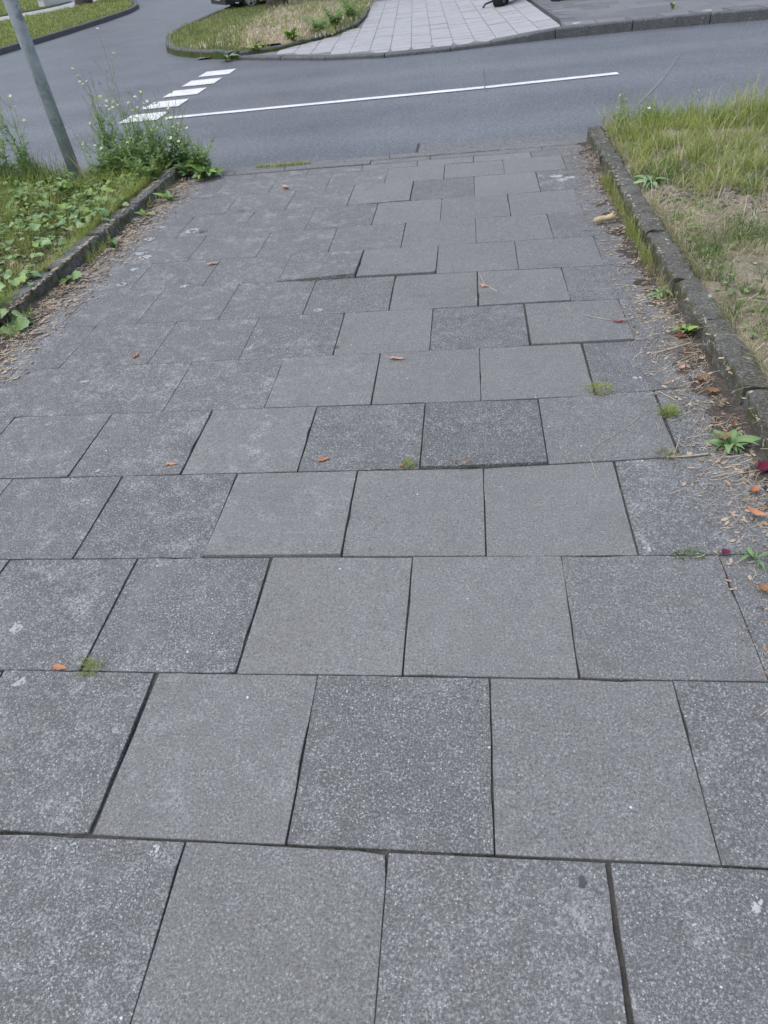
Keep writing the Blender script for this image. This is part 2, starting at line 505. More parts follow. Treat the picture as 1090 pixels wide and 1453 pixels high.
# painted markings
mk = empty('road_marking', (0, 0, 0))
tag(mk, 'thin white centre line painted along the road', 'road marking')
mk.name = 'centre_line'
def paint(name, pts, parent, dz=0.008):
    return obj(name, [(x, y, ROAD_Z + dz) for x, y in pts], [tuple(range(len(pts)))], M['paint'], parent)
def strip(p, q, wd, name, parent):
    p, q = Vector(p), Vector(q)
    t = (q - p).normalized()
    n = Vector((-t.y, t.x)) * wd / 2
    k = 14
    a = [p.lerp(q, i / k) + n * (1 + rnd.uniform(-.06, .06)) for i in range(k + 1)]
    b = [p.lerp(q, i / k) - n * (1 + rnd.uniform(-.06, .06)) for i in range(k + 1)]
    return paint(name, [tuple(x) for x in b] + [tuple(x) for x in a[::-1]], parent)
strip((-3.72, 9.36), (0.41, 9.50), 0.14, 'line_segment', mk)
strip((0.425, 9.5005), (2.06, 9.64), 0.14, 'line_segment', mk)
gw = empty('give_way_line', (0, 0, 0))
tag(gw, 'row of five broad white blocks painted across the side road mouth', 'road marking')
for k in range(5):
    y0 = 9.28 + k * 0.852
    x0 = -4.37 + k * 0.018
    paint('line_block', [(x0, y0), (x0 + 0.25, y0 + rnd.uniform(-.008, .008)), (x0 + 0.53, y0 + 0.02), (x0 + 0.53, y0 + 0.54), (x0 + 0.2, y0 + 0.52 + rnd.uniform(-.008, .008)), (x0, y0 + 0.52)], gw)

# ------------------------------------------------------------------ near pavement of concrete slabs
def zbed(x, y):
    f = min(1, max(0, (-0.55 - x) / 0.5)) * min(1, max(0, (y - 1.7) / 0.5))
    return min(-0.0016, -0.0075 + 0.0055 * f + 0.010 * fbm(x, y, 5, 77))
pv = struct(obj('pavement', *heightsheet(-2.62, 1.36, -3.0, 6.30, 0.03, zbed), M['joint']))
def zsand(x, y):
    f = min(1, max(0, (-0.35 - x) / 0.5)) * min(1, max(0, (y - 1.75) / 0.4))
    return -0.010 + 0.0082 * f + 0.0022 * fbm(x, y, 4, 71)
struct(obj('joint_sand', *heightsheet(-2.62, 0.0, 1.7, 6.17, 0.05, lambda x, y: min(-0.0006, zsand(x, y))), M['sand']))
S = 0.5
def dy_row(gx, gy):
    if gy == 3: return max(0, gx - 0.5) * 0.028
    if gy == 4: return max(0, gx - 1.2) * 0.05
    if gy == 7: return -0.004 - 0.010 * gx
    if gy == 8: return -0.018
    if gy == 9: return -0.02
    if gy == 10: return -0.008
    if gy == 11: return 0.025 + 0.008 * gx
    if gy == 12: return -0.03
    if gy == 5: return 0.004 * gx
    return 0.0
tones = {}
def T(row, x0, vals):
    for i, t in enumerate(vals):
        tones[(row, x0 + i)] = t
T(-1, -2, [.33, .62, .40, .30])
T(0, -2.5, [.30, .72, .30, .70, .32])
T(1, -3, [.28, .32, .88, .80, .55, .33])
T(2, -3.5, [.30, .28, .80, .78, .74, .30])
T(3, -4, [.40, .34, .78, .30, .18, .55, .26])
T(4, -3.5, [.40, .48, .78, .72, .72, .24])
T(5, -4, [.40, .42, .36, .78, .24, .62, .35])
T(6, -3.5, [.45, .42, .30, .62, .74, .30])
T(7, -4, [.4, .42, .40, .74, .60, .62, .30])
T(8, -3.5, [.45, .42, .40, .66, .66, .26])
T(9, -4, [.44, .44, .34, .78, .62, .66, .36])
T(10, -3.5, [.45, .44, .78, .24, .85, .22])
T(11, -4, [.5, .5, .52, .82, .84, .80, .22])
T(12, -3.5, [.5, .5, .6, .9, .9, .3])
WIDE = {(0, -1.5): 0.009, (-1, 1): 0.009, (1, -2): 0.006, (1, -1): 0.005, (3, 2): 0.011, (4, 1.5): 0.008, (5, 1): 0.009, (2, 1.5): 0.005, (6, 0.5): .006, (3, -2): .004, (3, -3): .004}
WIDE_ROW = {0: 0.006, 2: 0.0045, 3: 0.005, 1: 0.0035, 7: 0.005}
LEFT_EDGE, RIGHT_EDGE = -5.04, 2.53
slabs = {}
def gap_v(row, gx):
    if (row, gx) in WIDE: return WIDE[(row, gx)]
    if gx <= -1.5 and row >= 4: return 0.0012
    if gx < -2 and row >= 3: return 0.001
    return 0.0014 + 0.0012 * math.sin(gx * 7 + row * 3)
def gap_h(gy, xm):
    if xm < -1.4 and gy >= 4: return 0.0014
    return WIDE_ROW.get(gy, 0.003) - 0.0016
def lift(row, gx0, u, v):
    """height of a slab's top at its local corner (u,v in 0..1)"""
    z = 0.0
    if row == 7 and gx0 == -2: z += 0.028 * u * (1 - v) + 0.004
    if row == 7 and gx0 == -1: z += 0.012 * (1 - v)
    if row == 3 and gx0 == 0: z += 0.012 * (1 - v)
    if row == 2 and gx0 == -1.5: z += 0.011 * (1 - v)
    if row == 5 and gx0 == 1: z += 0.010 * (1 - v)
    if row == 10 and gx0 == -1.5: z += 0.006 * u
    if row == 6 and gx0 == 0.5: z += 0.006 * (1 - v)
    return z
for row in range(-6, 13):
    par = 0.5 if row % 2 == 0 else 0.0
    xs = [LEFT_EDGE] + [g + par for g in range(-5, 4) if LEFT_EDGE + 0.12 < g + par < RIGHT_EDGE - 0.1] + [RIGHT_EDGE]
    for a, b in zip(xs, xs[1:]):
        g0 = a if a != LEFT_EDGE else math.ceil(b - 1.001 if (b * 2) % 1 == 0 else b) if False else (a if a != LEFT_EDGE else b - 1)
        sr = random.Random(int(row * 977 + round(g0 * 10) * 31 + 5))
        ga, gb = gap_v(row, a) / 2, gap_v(row, b) / 2
        xm = (a + b) / 2
        h0, h1 = gap_h(row, xm) / 2, gap_h(row + 1, xm) / 2
        top_extra = 0.0
        yA0, yA1 = row * S + dy_row(a, row), (row + 1) * S + dy_row(a, row + 1)
        yB0, yB1 = row * S + dy_row(b, row), (row + 1) * S + dy_row(b, row + 1)
        if row == 12:
            yA1, yB1 = 6.158 + 0.004 * a, 6.158 + 0.004 * b
        j = lambda s=0.0022: sr.uniform(-s, s)
        co = [(a * S + ga + j(), yA0 + h0 + j()), (b * S - gb + j(), yB0 + h0 + j()), (b * S - gb + j(), yB1 - h1 + j()), (a * S + ga + j(), yA1 - h1 + j())]
        cz = [sr.uniform(0, 0.0014 if (xm < -1.2 and row >= 4) else 0.0042) + lift(row, g0, u, v) for u, v in ((0, 0), (1, 0), (1, 1), (0, 1))]
        cx, cy = sum(c[0] for c in co) / 4, sum(c[1] for c in co) / 4
        seg = 7
        ring_t, ring_o = [], []
        for e in range(4):
            p0, p1 = Vector((*co[e], cz[e])), Vector((*co[(e + 1) % 4], cz[(e + 1) % 4]))
            for q in range(seg):
                t = q / seg
                p = p0.lerp(p1, t)
                inward = (Vector((cx, cy, p.z)) - p).normalized()
                worn = xm < -1.4 and row >= 4
                nn = (0.35 if worn else 1.0) * abs(noise.noise(Vector((p.x * 23, p.y * 23, row * 3.1 + e)))) * 0.0030 + sr.uniform(0, 0.0010) + (sr.uniform(.002, .006) if sr.random() < .03 else 0)
                if q == 0:
                    nn += sr.choice([0.0, 0.0008, 0.001, 0.002, 0.005])
                p = p + inward * nn
                ring_o.append(p)
                ring_t.append(p + inward * (0.0010 + sr.uniform(0, 0.0006)) + Vector((0, 0, 0)))
        n = len(ring_t)
        V = [(p.x - cx, p.y - cy, p.z) for p in ring_t]
        V += [(p.x - cx, p.y - cy, p.z - 0.0022) for p in ring_o]
        V += [(p.x - cx, p.y - cy, -0.05) for p in ring_o]
        V.append((0, 0, sum(cz) / 4))
        F = [(i, (i + 1) % n, 3 * n) for i in range(n)]
        F += [(n + i, n + (i + 1) % n, (i + 1) % n, i) for i in range(n)]
        F += [(2 * n + i, 2 * n + (i + 1) % n, n + (i + 1) % n, n + i) for i in range(n)]
        o = obj('paving_slab', V, F, M['slab'], pv, (cx, cy, 0))
        tn = tones.get((row, g0), 0.40)
        if xm < -1.4 and row >= 4: tn -= 0.08
        o['tone'] = float(tn + sr.uniform(-0.04, 0.04))
        li = 0.12
        if xm < -1.4: li = 0.75
        elif xm < -0.9: li = 0.4
        if tn < 0.42: li = max(li, 0.35)
        if row == -1 and g0 in (0, 1): li = 0.5
        if row == 2 and g0 == 1.5: li = 0.65
        if row == 10 and g0 == 1.5: li = 1.0
        o['lichen'] = float(li)
        slabs[(row, g0)] = o

def slab_at(x, y):
    row = math.floor(y / S)
    best = min(slabs.values(), key=lambda o: (o.location.x - x) ** 2 + (o.location.y - y) ** 2)
    return best
def blob(rx, ry, h, seed, seg=22, hole=0.0):
    r_ = random.Random(seed)
    ph = [r_.uniform(0, 6.28) for _ in range(4)]
    V, F = [], []
    for ring, (k, z) in enumerate(((1.0, 0.0), (0.8, h), (max(hole, 0.02), h * 0.9 if not hole else h * 0.3))):
        for s in range(seg):
            a = 2 * math.pi * s / seg
            q = 1 + 0.16 * math.sin(2 * a + ph[0]) + 0.13 * math.sin(3 * a + ph[1]) + 0.10 * math.sin(5 * a + ph[2]) + 0.07 * math.sin(9 * a + ph[3]) + r_.uniform(-.05, .05)
            V.append((rx * k * q * math.cos(a), ry * k * q * math.sin(a), z))
        if ring:
            o0, o1 = (ring - 1) * seg, ring * seg
            F += [(o0 + s, o0 + (s + 1) % seg, o1 + (s + 1) % seg, o1 + s) for s in range(seg)]
    if not hole:
        F.append(tuple(range(2 * seg, 3 * seg)))
    return V, F
# crusty pale lichen rosettes and a gum spot, each on its slab
lich = [(-1.30, .67, .022, .028, 0), (-1.18, .46, .022, .026, 0), (-.57, -.03, .017, .018, 0), (-.78, -.03, .012, .014, 0), (.79, 1.03, .020, .014, 0),
        (-1.38, 1.54, .016, .012, 0), (-1.79, 1.92, .018, .015, 0), (.95, 2.15, .022, .016, 0), (.80, -.08, .014, .020, 0), (-1.90, 4.62, .055, .05, .55),
        (-2.09, 3.62, .035, .035, .4), (-2.10, 3.88, .03, .03, 0), (-2.21, 4.49, .04, .04, 0), (-2.20, 4.76, .03, .03, 0), (-2.17, 4.19, .05, .035, 0), (-2.10, 4.10, .045, .04, 0),
        (.90, 5.36, .05, .04, 0), (1.0, 5.30, .04, .03, 0), (.93, 5.25, .045, .035, 0), (-1.62, 3.52, .03, .025, 0), (-.66, 3.05, .03, .02, 0), (-1.78, 2.32, .03, .012, 0)]
for k, (x, y, rx, ry, hole) in enumerate(lich):
    s = slab_at(x, y)
    fl_, lr = [], random.Random(500 + k)
    for q_ in range(16 if rx < .03 else 26):
        a_, d_ = lr.uniform(0, 6.28), math.sqrt(lr.uniform(hole * hole, 1))
        fr = lr.uniform(.16, .34) * (1.15 - .5 * d_)
        bv, bf = blob(rx * fr, ry * fr, 0.0008 + .0001 * q_ % .0006, 700 + k * 30 + q_, 9)
        fl_.append(([(vx + rx * d_ * math.cos(a_), vy + ry * d_ * math.sin(a_), vz + q_ * .00004) for vx, vy, vz in bv], bf))
    V, F = join(fl_)
    o = obj('lichen_patch', V, F, M['lichen'], s, (x - s.location.x, y - s.location.y, 0.0030))
s = slab_at(.44, -.05)
obj('gum_spot', *blob(.013, .014, 0.0012, 77), M['gum'], s, (.44 - s.location.x, -.05 - s.location.y, 0.0025))

# ------------------------------------------------------------------ kerbs
def stone(p, q, wd, z0, z1, mat, parent, rough=0.004, left=True, bev=0.012, z1b=None, seed=0):
    """kerb stone from p to q; its walking-side face runs along p->q, the body lies to the right of it (left=False: to the left)"""
    p, q = Vector((*p, 0)), Vector((*q, 0))
    t = (q - p)
    L = t.length
    t.normalize()
    n = Vector((t.y, -t.x, 0)) * (1 if left else -1)
    prof = [(0, z0), (0, -bev), (bev * 0.35, -bev * 0.35), (bev, 0), (wd * 0.5, 0.0005), (wd - bev, 0), (wd - bev * 0.35, -bev * 0.35), (wd, -bev), (wd, z0)]
    k = max(4, int(L / 0.035))
    V, F = [], []
    sr = random.Random(seed)
    dz = sr.uniform(-.004, .004) if rough else 0
    for i in range(k + 1):
        u = i / k
        zt = z1 + ((z1b - z1) * u if z1b is not None else 0)
        for c, (a, z) in enumerate(prof):
            zz = z if z == z0 else zt + z + dz
            b = p + t * (L * u) + n * a
            nz = noise.noise_vector(Vector((b.x * 9 + seed, b.y * 9, zz * 9))) * rough + noise.noise_vector(Vector((b.x * 31, b.y * 31 + seed, zz * 31))) * rough * 0.55 + noise.noise_vector(Vector((b.x * 80, b.y * 80 + seed, zz * 80))) * rough * 0.3
            e = 1.0
            if i in (0, k) and c not in (0, 8):
                nz = nz + t * (0.006 if i == 0 else -0.006) * min(1.2, rough / 0.004) * 0.6 + Vector((0, 0, -0.003))
            V.append((b.x + nz.x, b.y + nz.y, zz + (nz.z if z != z0 else 0)))
        if i:
            o0, o1 = (i - 1) * 9, i * 9
            for c in range(8):
                F.append((o0 + c, o0 + c + 1, o1 + c + 1, o1 + c) if not left else (o0 + c, o1 + c, o1 + c + 1, o0 + c + 1))
    F.append(tuple(range(9)))
    F.append(tuple(range(k * 9, k * 9 + 9))[::-1])
    cx = (p + q) / 2
    V = [(a - cx.x, b - cx.y, c) for a, b, c in V]
    return obj('kerb_stone', V, F, mat, parent, (cx.x, cx.y, 0))
def run(name, pts, wd, z0, z1, mat, lengths, rough=0.004, left=True, bev=0.012, gap=0.006, jit=0.0, seed=1):
    e = struct(empty(name, (pts[0][0], pts[0][1], 0)))
    P = [Vector(p) for p in pts]
    seglen = [(b - a).length for a, b in zip(P, P[1:])]
    tot = sum(seglen)
    def at(s):
        for a, b, l in zip(P, P[1:], seglen):
            if s <= l or b is P[-1]:
                return a.lerp(b, s / l)
            s -= l
    s, i = 0.0, 0
    r_ = random.Random(seed)
    while s < tot - 0.05:
        L = lengths[i % len(lengths)] if isinstance(lengths, (list, tuple)) else lengths
        e1 = min(tot, s + L)
        a, b = at(s + gap / 2), at(e1 - gap / 2)
        a = (a.x + r_.uniform(-jit, jit) - e.location.x, a.y - e.location.y)
        b = (b.x + r_.uniform(-jit, jit) - e.location.x, b.y - e.location.y)
        stone(a, b, wd, z0, z1 + r_.uniform(-jit, jit), mat, e, rough, left, bev, seed=seed * 50 + i)
        s = e1
        i += 1
    return e
# right edging: kerb face towards the path at x = 1.27
kr = run('kerb_right', [(1.30, -3.0), (1.305, 1.9), (1.275, 3.0), (1.262, 4.6), (1.268, 6.50)], 0.122, -0.14, 0.104, M['kerb_mossy'], [1.0, 1.0, 0.98, 1.0, 0.88, .62, .5, .72, .95, .9], 0.019, True, 0.016, 0.005, 0.006, 3)
kl = run('kerb_left', [(-2.62, -3.0), (-2.63, 2.6), (-2.60, 3.3), (-2.56, 3.75), (-2.53, 4.5), (-2.505, 5.2), (-2.50, 6.16)], 0.118, -0.14, 0.098, M['kerb_pale'], [1.0, 1.0, 1.0, 1.0, 1.0, 1.0, .72, .66, .75, .9, .9], 0.012, False, 0.014, 0.004, 0.005, 4)
# lowered flush kerb where the path meets the road
run('kerb_flush', [(-2.52, 6.305), (1.32, 6.325)], 0.125, -0.14, 0.001, M['kerb_flush'], 1.0, 0.003, False, 0.008, 0.004, 0.002, 5)
run('gutter_strip', [(-2.6, 6.175), (1.30, 6.185)], 0.118, -0.14, 0.003, M['kerb_flush'], [0.62, .48, .81, .55, 1.0], 0.002, False, 0.006, 0.004, 0.001, 6)
# road-side kerbs of both near verges (mostly behind plants)
run('kerb_road_right', [(1.40, 6.50), (2.4, 6.62), (9, 6.75)], 0.12, -0.14, 0.075, M['kerb_dark'], 1.0, 0.006, True, 0.02, 0.006, 0.002, 7)
run('kerb_road_left', [(-2.45, 6.30), (-3.2, 6.48), (-9, 6.55)], 0.12, -0.14, 0.075, M['kerb_dark'], 1.0, 0.006, False, 0.02, 0.006, 0.002, 8)

# ------------------------------------------------------------------ verges
def zr(x, y):
    e = min(1, max(0, (x - 1.36) / 0.12))
    return 0.055 + 0.035 * e + 0.022 * fbm(x, y, 2.1, 1) + 0.02 * fbm(x, y, 7, 2)
def zl(x, y):
    return 0.055 + 0.025 * fbm(x, y, 2.1, 3) + 0.015 * fbm(x, y, 7, 4)
struct(obj('verge_right', *heightsheet(1.37, 9, -3, 6.56, 0.07, zr), M['verge'], smooth=True))
struct(obj('verge_left', *heightsheet(-9, -2.60, -3, 6.42, 0.07, zl), M['verge_green'], smooth=True))
# loose soil washed against the kerbs, feathering out over the slabs
def zsr(x, y):
    e = (x - 1.02) / 0.25
    return -0.022 + 0.034 * e + 0.016 * fbm(x, y, 5, 8) + 0.012 * fbm(x, y, 19, 9) + 0.010 * math.exp(-((y - 3.75) / 0.5) ** 2) - 0.010 * math.exp(-((y - 0.9) / 0.5) ** 2)
def zsl(x, y):
    e = (-2.20 - x) / 0.32
    return -0.020 + 0.032 * e + 0.014 * fbm(x, y, 5, 12) + 0.010 * fbm(x, y, 19, 13)
struct(obj('soil_right', *heightsheet(0.95, 1.32, -3, 6.32, 0.018, zsr), M['soil'], smooth=True))
struct(obj('soil_left', *heightsheet(-2.64, -2.08, -3, 6.30, 0.018, zsl), M['soil'], smooth=True))

# ------------------------------------------------------------------ grass builders
def blades(name, px, py, pz, h, wd, lean, mat, parent=None, az=None, seg=3, curl=1.0, label=None, cat=None, kind='stuff'):
    n = len(px)
    az = npr.uniform(0, 2 * np.pi, n) if az is None else az
    fx, fy = np.cos(az), np.sin(az)
    sx, sy = -fy, fx
    V = np.zeros((n, seg * 2 + 1, 3))
    for i in range(seg + 1):
        t = i / seg
        b = lean * h * (t ** (1 + curl)) 
        x = px + fx * b
        y = py + fy * b
        z = pz + h * t * np.sqrt(np.clip(1 - (lean * t) ** 2 * 0.45, 0.05, 1))
        if i == seg:
            V[:, seg * 2, 0], V[:, seg * 2, 1], V[:, seg * 2, 2] = x, y, z
        else:
            k = wd * (1 - 0.75 * t ** 1.6) * 0.5
            V[:, i * 2, 0], V[:, i * 2, 1], V[:, i * 2, 2] = x - sx * k, y - sy * k, z
            V[:, i * 2 + 1, 0], V[:, i * 2 + 1, 1], V[:, i * 2 + 1, 2] = x + sx * k, y + sy * k, z
    st = seg * 2 + 1
    F = []
    for q in range(n):
        o = q * st
        for i in range(seg - 1):
            a = o + i * 2
            F.append((a, a + 1, a + 3, a + 2))
        a = o + (seg - 1) * 2
        F.append((a, a + 1, a + 2))
    o = obj(name, V.reshape(-1, 3).tolist(), F, mat, parent)
    if parent is None:
        tag(o, label, cat, kind=kind)
    return o
def scatter(n, x0, x1, y0, y1, dens=None):
    xs, ys = [], []
    tries = 0
    while len(xs) < n and tries < n * 40:
        tries += 1
        x, y = rnd.uniform(x0, x1), rnd.uniform(y0, y1)
        if dens is None or rnd.random() < dens(x, y):
            xs.append(x); ys.append(y)
    return np.array(xs), np.array(ys)
def clumps(nc, per, x0, x1, y0, y1, spread, dens=None):
    cx, cy = scatter(nc, x0, x1, y0, y1, dens)
    k = npr.integers(max(1, per // 2), per * 2, len(cx))
    X = np.repeat(cx, k) + npr.normal(0, spread, k.sum())
    Y = np.repeat(cy, k) + npr.normal(0, spread, k.sum())
    cid = np.repeat(npr.uniform(0.6, 1.25, len(cx)), k)
    return X, Y, cid
def zed(f, X, Y):
    return np.array([f(a, b) for a, b in zip(X, Y)])
clampm = lambda X, a, b: np.clip(X, a, b)

# lush band at the back of the right verge
def d_lush(x, y):
    front = 4.75 + 0.35 * math.sin(x * 2.1) + 0.5 * fbm(x, y, 1.5, 20) - (0.6 if fbm(x, y, 2.3, 24) > .25 else 0)
    return (1.0 if fbm(x, y, 2.6, 29) > -.12 else .3) if y > front + 0.5 else max(0.06, (y - front) / 0.5)
X, Y, cid = clumps(1000, 16, 1.42, 5.2, 4.0, 6.72, 0.045, d_lush)
X = clampm(X, 1.41, 7); Y = clampm(Y, 4, 6.80)
hh = npr.uniform(0.07, 0.24, len(X)) * (cid * 2.0 - .85) * np.clip(0.42 + (Y - 4.7) * 0.20 + (X - 1.4) * 0.10, 0.35, 1.1)
blades('grass', X, Y, zed(zr, X, np.minimum(Y, 6.5)) - 0.01, hh, npr.uniform(.003, .0085, len(X)), npr.uniform(.25, 1.25, len(X)), M['grass_lush'],
       label='long green grass growing at the back of the right verge', cat='grass')
# drier, shorter grass in front of it
def d_dry(x, y):
    bare = math.exp(-(((x - 1.95) / .55) ** 2 + ((y - 4.55) / .38) ** 2))
    return np.clip(0.5 + 1.3 * fbm(x, y, 1.7, 31), 0.06, 1) * (1 - .85 * bare)
X, Y, cid = clumps(3300, 10, 1.42, 4.2, -0.5, 5.3, 0.045, d_dry)
X = clampm(X, 1.41, 9)
hh = npr.uniform(0.012, 0.07, len(X)) * cid * np.where(npr.random(len(X)) < .1, 1.7, 1)
blades('dry_grass', X, Y, zed(zr, X, Y) - 0.006, hh, npr.uniform(.0022, .0045, len(X)), npr.uniform(.5, 1.35, len(X)), M['grass_dry'],
       label='short dry yellow grass on the right verge', cat='grass')
def d_gp(x, y):
    return 1.0 if fbm(x, y, 1.3, 47) > 0.02 else 0.08
X, Y, cid = clumps(1300, 13, 1.43, 4.2, 0.6, 5.2, 0.045, d_gp)
X = clampm(X, 1.41, 9)
hh = npr.uniform(0.03, 0.11, len(X)) * cid
blades('grass', X, Y, zed(zr, X, Y) - 0.006, hh, npr.uniform(.003, .0065, len(X)), npr.uniform(.4, 1.1, len(X)), M['grass_dark'],
       label='patches of darker green grass among the dry grass, right verge', cat='grass')
# dry stems and seed heads mixed into the long grass
X, Y, cid = clumps(420, 5, 1.42, 5.0, 3.6, 6.7, 0.06)
X = clampm(X, 1.41, 7)
blades('dry_grass', X, Y, zed(zr, X, np.minimum(Y, 6.5)) - 0.01, npr.uniform(.08, .26, len(X)) * cid, npr.uniform(.002, .004, len(X)), npr.uniform(.2, 1.2, len(X)), M['straw'],
       label='pale dry stems standing among the long grass of the right verge', cat='grass')
# grass hanging over the top of both kerbs
X = npr.normal(1.412, .012, 1500); Y = npr.uniform(.4, 6.4, 1500)
k_ = np.array([fbm(2.0, y, 1.6, 91) for y in Y]) > -.05
X, Y = X[k_], Y[k_]
blades('kerb_grass', X, Y, np.full(len(X), .088), npr.uniform(.03, .12, len(X)), npr.uniform(.002, .0045, len(X)), npr.uniform(.5, 1.3, len(X)), M['grass_dry'], az=npr.normal(np.pi, .9, len(X)),
       label='half dry grass hanging over the right kerb from the verge', cat='grass')
X = npr.normal(-2.66, .02, 1500); Y = npr.uniform(2.6, 6.2, 1500)
k_ = np.array([fbm(5.0, y, 1.6, 93) for y in Y]) > -.15
X, Y = X[k_], Y[k_]
blades('kerb_grass', X, Y, np.full(len(X), .07), npr.uniform(.04, .14, len(X)), npr.uniform(.0025, .005, len(X)), npr.uniform(.4, 1.2, len(X)), M['grass_lush'], az=npr.normal(0, .9, len(X)),
       label='green grass hanging over the left kerb from the verge', cat='grass')
# loose straw lying flat
def straws(name, X, Y, zf, lmin, lmax, wmin, wmax, mat, label, cat, tilt=0.12):
    V, F = [], []
    for x, y in zip(X, Y):
        L, wv = rnd.uniform(lmin, lmax), rnd.uniform(wmin, wmax)
        a = rnd.uniform(0, math.pi)
        bend = rnd.uniform(-.5, .5)
        z0 = zf(x, y) + rnd.uniform(0.001, 0.010)
        up_ = rnd.uniform(-tilt, tilt)
        b = len(V)
        for i in range(4):
            t = i / 3 - 0.5
            an = a + bend * t
            qx, qy = x + math.cos(an) * L * t, y + math.sin(an) * L * t
            nx_, ny_ = -math.sin(an) * wv / 2, math.cos(an) * wv / 2
            zq = zf(qx, qy)
            z = z0 + up_ * L * t + 0.25 * L * bend * bend * t
            z = max(z, zq + 0.0012) if abs(zq - z0) < 0.03 else max(z, z0 * .5)
            V += [(qx - nx_, qy - ny_, z), (qx + nx_, qy + ny_, z + wv * 0.4)]
        for i in range(3):
            F.append((b + i * 2, b + i * 2 + 1, b + i * 2 + 3, b + i * 2 + 2))
    return tag(obj(name, V, F, mat), label, cat, kind='stuff')
zpath_r = lambda x, y: max(0.002, zsr(x, y)) if x < 1.27 else (0.112 if x < 1.40 else zr(x, y))
zpath_l = lambda x, y: max(0.002, zsl(x, y)) if x > -2.54 else (0.100 if x > -2.66 else zl(x, y))
def d_sr(x, y):
    e = np.clip((x - 0.88) / 0.36, 0, 1) ** 2
    return e * (0.32 + 0.7 * math.exp(-((y - 2.5) / 0.6) ** 2) + 0.3 * math.exp(-((y - 1.3) / 0.5) ** 2) - .22 * math.exp(-((y - 3.9) / 0.6) ** 2)) * (1.0 if fbm(x, y, 4, 15) > -.1 else .35)
X, Y = scatter(2000, 0.88, 1.275, -0.6, 6.2, d_sr)
straws('straw', X, Y, zpath_r, 0.015, 0.11, .0006, .0019, M['straw'], 'pale straw scattered in the gutter beside the right kerb', 'straw')
X, Y = scatter(6500, 1.37, 4.0, -0.4, 5.1, lambda x, y: np.clip(0.5 + 1.2 * fbm(x, y, 1.9, 55), 0.1, 1))
straws('straw', X, Y, zr, 0.03, 0.13, .0012, .0028, M['straw'], 'dead straw matted over the right verge', 'straw', 0.5)
def d_sl(x, y):
    return np.clip((-2.14 - x) / 0.33, 0, 1) ** 1.5
X, Y = scatter(1700, -2.56, -2.10, 1.8, 6.1, d_sl)
straws('straw', X, Y, zpath_l, 0.02, 0.08, .0012, .003, M['straw'], 'pale straw scattered in the gutter beside the left kerb', 'straw')
def flakes(name, X, Y, zf, smin, smax, mat, label, cat):
    V, F = [], []
    for x, y in zip(X, Y):
        s = rnd.uniform(smin, smax)
        a = rnd.uniform(0, 6.28)
        z = zf(x, y) + 0.0022
        b = len(V)
        asp = rnd.uniform(.3, .6)
        ca, sa = math.cos(a), math.sin(a)
        for u, v, k in ((-1, 0, 0), (-.2, -asp, .2), (.7, -asp * .6, .1), (1, .1, .35), (.3, asp, .15), (-.5, asp * .7, .3)):
            V.append((x + (u * ca - v * sa) * s, y + (u * sa + v * ca) * s, z + k * s * rnd.uniform(.2, 1)))
        F.append((b, b + 1, b + 2, b + 3, b + 4, b + 5))
    return tag(obj(name, V, F, mat), label, cat, kind='stuff')
X, Y = scatter(3800, 0.90, 1.28, -0.6, 6.2, lambda x, y: np.clip((x - 0.86) / 0.36, 0, 1) ** 2 * (1 if fbm(x, y, 5, 17) > -.05 else .3))
flakes('soil_crumbs', X, Y, zpath_r, .0015, .006, M['litter_dark'], 'dark soil crumbs spread from the right kerb over the slab edges', 'soil')
X, Y = scatter(2200, 0.95, 1.28, -0.6, 6.2, lambda x, y: np.clip((x - 0.93) / 0.3, 0, 1) ** 1.4)
flakes('leaf_litter', X, Y, zpath_r, .003, .016, M['litter'], 'crumbled brown leaf litter along the right kerb', 'leaf litter')
X, Y = scatter(2200, -2.56, -2.10, 1.6, 6.2, d_sl)
flakes('leaf_litter', X, Y, zpath_l, .004, .020, M['litter'], 'crumbled tan leaf litter along the left kerb', 'leaf litter')
X, Y = scatter(1300, 1.4, 3.6, 0, 5.2)
flakes('leaf_litter', X, Y, zr, .006, .02, M['litter'], 'brown leaf bits lying on the right verge', 'leaf litter')
X = npr.normal(1.95, .36, 900); Y = npr.normal(4.58, .26, 900)
k_ = X > 1.43
flakes('leaf_litter', X[k_], Y[k_], zr, .008, .028, M['litter_dark'], 'grey brown bark and leaf litter on the bare patch of the right verge', 'leaf litter')
def d_wd(x, y): return 1.0 if fbm(x, y, 1.8, 131) > .08 else .04
X, Y = scatter(2600, 1.44, 4.0, .6, 6.3, d_wd)
flakes('low_weeds', X, Y, lambda x, y: zr(x, y) + rnd.uniform(0, .035), .008, .024, M['weed_leaf'], 'small low leafy weeds between the grass of the right verge', 'weed')
X, Y = scatter(2200, -5.0, -2.68, 2.6, 6.3, d_wd)
flakes('low_weeds', X, Y, lambda x, y: zl(x, y) + rnd.uniform(.01, .09), .010, .032, M['weed_leaf'], 'small low leafy weeds between the grass of the left verge', 'weed')
X, Y = scatter(700, -4.6, -2.66, 2.8, 6.2)
flakes('leaf_litter', X, Y, lambda x, y: zl(x, y) + rnd.uniform(0, .02), .010, .035, M['litter'], 'dry leaf bits lying on the left verge', 'leaf litter')
# sparse crumbs and white grit over the slabs
X, Y = scatter(170, -2.2, 1.1, -0.6, 6.2)
flakes('grit', X, Y, lambda x, y: 0.003, .0015, .005, M['litter'], 'tiny crumbs and grit scattered over the slabs', 'grit')

